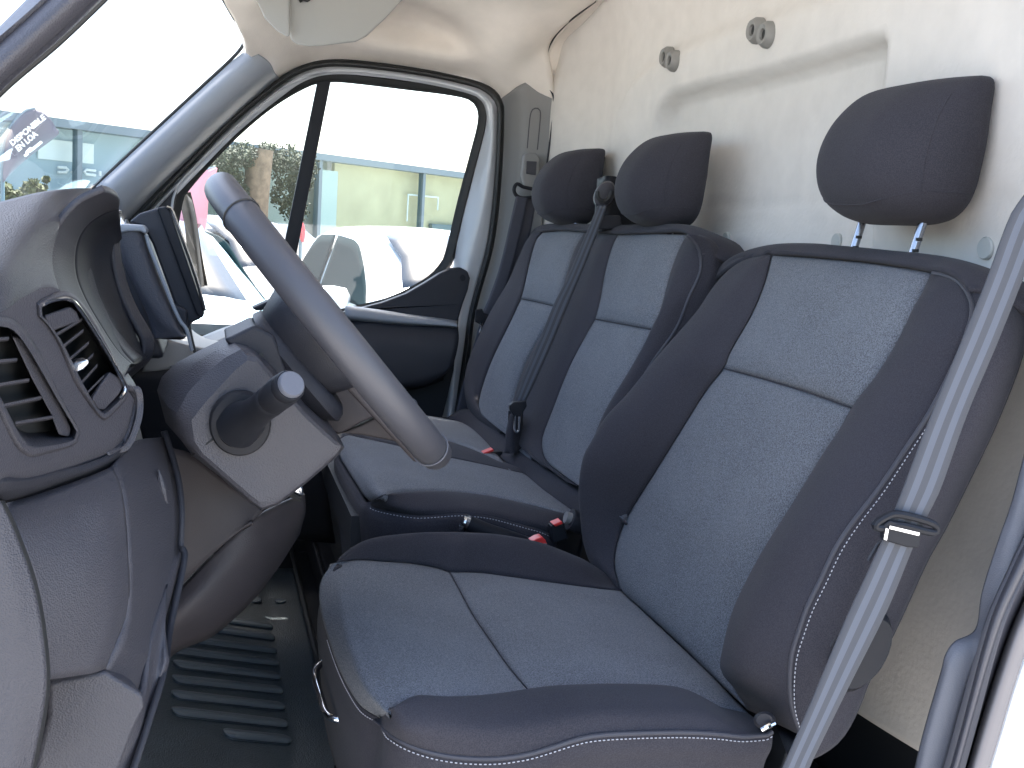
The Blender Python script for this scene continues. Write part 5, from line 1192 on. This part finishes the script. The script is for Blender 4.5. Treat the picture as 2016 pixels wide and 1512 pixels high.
def car(name, label, loc, heading, col_, Lc=4.0, Wc=1.75, H=1.5, dark=False):
    "body in local axes: x forward, y left; then turned by heading and moved"
    t = thing(name, label, 'car', loc, 'cars parked outside')
    M_ = Matrix.Rotation(heading, 3, 'Z'); O = Vector(loc)
    tr_ = lambda x, y, z: O+M_@Vector((x, y, z*1.07))
    st = [(-2.0, .45, .62, .80, .62), (-1.93, .30, .80, .92, .80), (-1.78, .26, .86, 1.12, .62), (-1.5, .25, .87, 1.38, .60), (-1.0, .25, .875, 1.48, .61), (-.3, .25, .875, 1.5, .62), (.3, .25, .875, 1.46, .60), (.75, .25, .875, 1.28, .58), (1.12, .25, .87, 1.0, .70), (1.5, .26, .84, .93, .72), (1.85, .30, .76, .82, .66), (2.0, .42, .60, .66, .55)]
    rg = []
    for x, zb, hw, top, tw_ in st:
        belt = min(top-.02, .93); x *= Lc/4; 
        half = [(hw*.92, zb), (hw, zb+.18), (hw*1.0, (zb+belt)/2+.1), (hw*.965, belt), (tw_+(hw-tw_)*.25, belt+(top-belt)*.84), (tw_*.92, belt+(top-belt)*.97), (tw_*.5, top)]
        rg.append([tr_(x, y, z) for y, z in half]+[tr_(x, 0, top+.012)]+[tr_(x, -y, z) for y, z in half[::-1]]+[tr_(x, 0, zb)])
    paint = mat(name+'_paint', col_, .25, coat=1); dg = mat('car_window', (.022, .034, .038), .9, spec=.02)
    MB().rings(rg).build('body', paint, t, sub=1, angle=60)
    for s in (-1, 1):
        def sp(x, f, o=.012):
            for (a, b) in zip(st, st[1:]):
                if a[0] <= x <= b[0]:
                    k = (x-a[0])/(b[0]-a[0]); hw, top, tw_ = [a[i]+(b[i]-a[i])*k for i in (2, 3, 4)]; bt = min(top-.02, .93)
                    y0, y1 = hw*.965, tw_+(hw-tw_)*.25; return tr_(x*Lc/4, s*(y0+(y1-y0)*f+o), bt+(top-bt)*.84*f)
        for nm, xa, xb, ft in (('rear_side_window', -1.35, -.38, lambda x: .99-.93*max(0, (-.75-x)/.6)**2), ('front_side_window', -.28, 1.0, lambda x: .99-.90*max(0, (x-.1)/.9)**1.6)):
            G_ = [[sp(xa+(xb-xa)*q_/16, .05+(ft(xa+(xb-xa)*q_/16)-.05)*k_/6) for q_ in range(17)] for k_ in range(7)]
            sheet(nm, G_, dg, t, solid=.012)
        mc = Vector((.72*Lc/4, s*1.0, .98))
        rgm = [[tr_(mc.x+math.cos(a)*.09*q_, mc.y+d_, mc.z+math.sin(a)*.085*q_) for a in [2*math.pi*i/16 for i in range(16)]] for q_, d_ in ((.5, -.12), (.95, -.09), (1, 0), (.85, .09), (.4, .12))]
        MB().rings(rgm).build('wing_mirror', paint, t)
        for xw in (-1.25, 1.25):
            c_ = (xw*Lc/4, s*.80, .31)
            wl = MB().rings([[tr_(c_[0]+math.cos(a)*.31*q_, c_[1]+d_*s, c_[2]+math.sin(a)*.31*q_) for a in [2*math.pi*i/24 for i in range(24)]] for q_, d_ in ((.9, -.1), (1, -.08), (1, .07), (.9, .1), (.65, .09))]).build('wheel', M['rubber'], t)
            MB().rings([[tr_(c_[0]+math.cos(a)*.2*q_, c_[1]+d_*s, c_[2]+math.sin(a)*.2*q_) for a in [2*math.pi*i/20 for i in range(20)]] for q_, d_ in ((1, .085), (.9, .105), (.3, .10))]).build('wheel_rim', M['chrome'], wl)
    def cp(x, f, o=.012):
        for (a, b) in zip(st, st[1:]):
            if a[0] <= x <= b[0]:
                k = (x-a[0])/(b[0]-a[0]); top, tw_ = a[3]+(b[3]-a[3])*k, a[4]+(b[4]-a[4])*k; return tr_(x*Lc/4, f*tw_*.86, top+o+.005*(1-abs(f)))
    sheet('windscreen_glass', [[cp(x, f_/4) for f_ in range(-4, 5)] for x in (.36, .5, .75, .95, 1.08)], mat('car_screen', (.02, .025, .028), .06, spec=1.0), t, solid=.01)
    for s in (-1, 1):
        MB().rings([[tr_(1.86*Lc/4+d_, s*.58+math.cos(a)*.15*q_, .68+math.sin(a)*.07*q_) for a in [2*math.pi*i/14 for i in range(14)]] for q_, d_ in ((1, -.1), (1, .07), (.7, .1))]).build('headlight', M['chrome'], t)
    return t
p = at(800, 600, X=6.6); car('white_car', 'white hatchback parked outside the passenger window', (9.25, -1.76, 0), R(-171), (.85, .86, .86), 4.2)
car('pale_blue_car', 'pale blue car close outside, between dash screen and steering wheel', (7.07, .65, 0), R(-163), (.36, .62, .68), 4.0)
car('dark_car', 'dark grey car parked beyond the pale blue car', (11.2, -.2, 0), R(-150), (.05, .055, .055), 4.2)
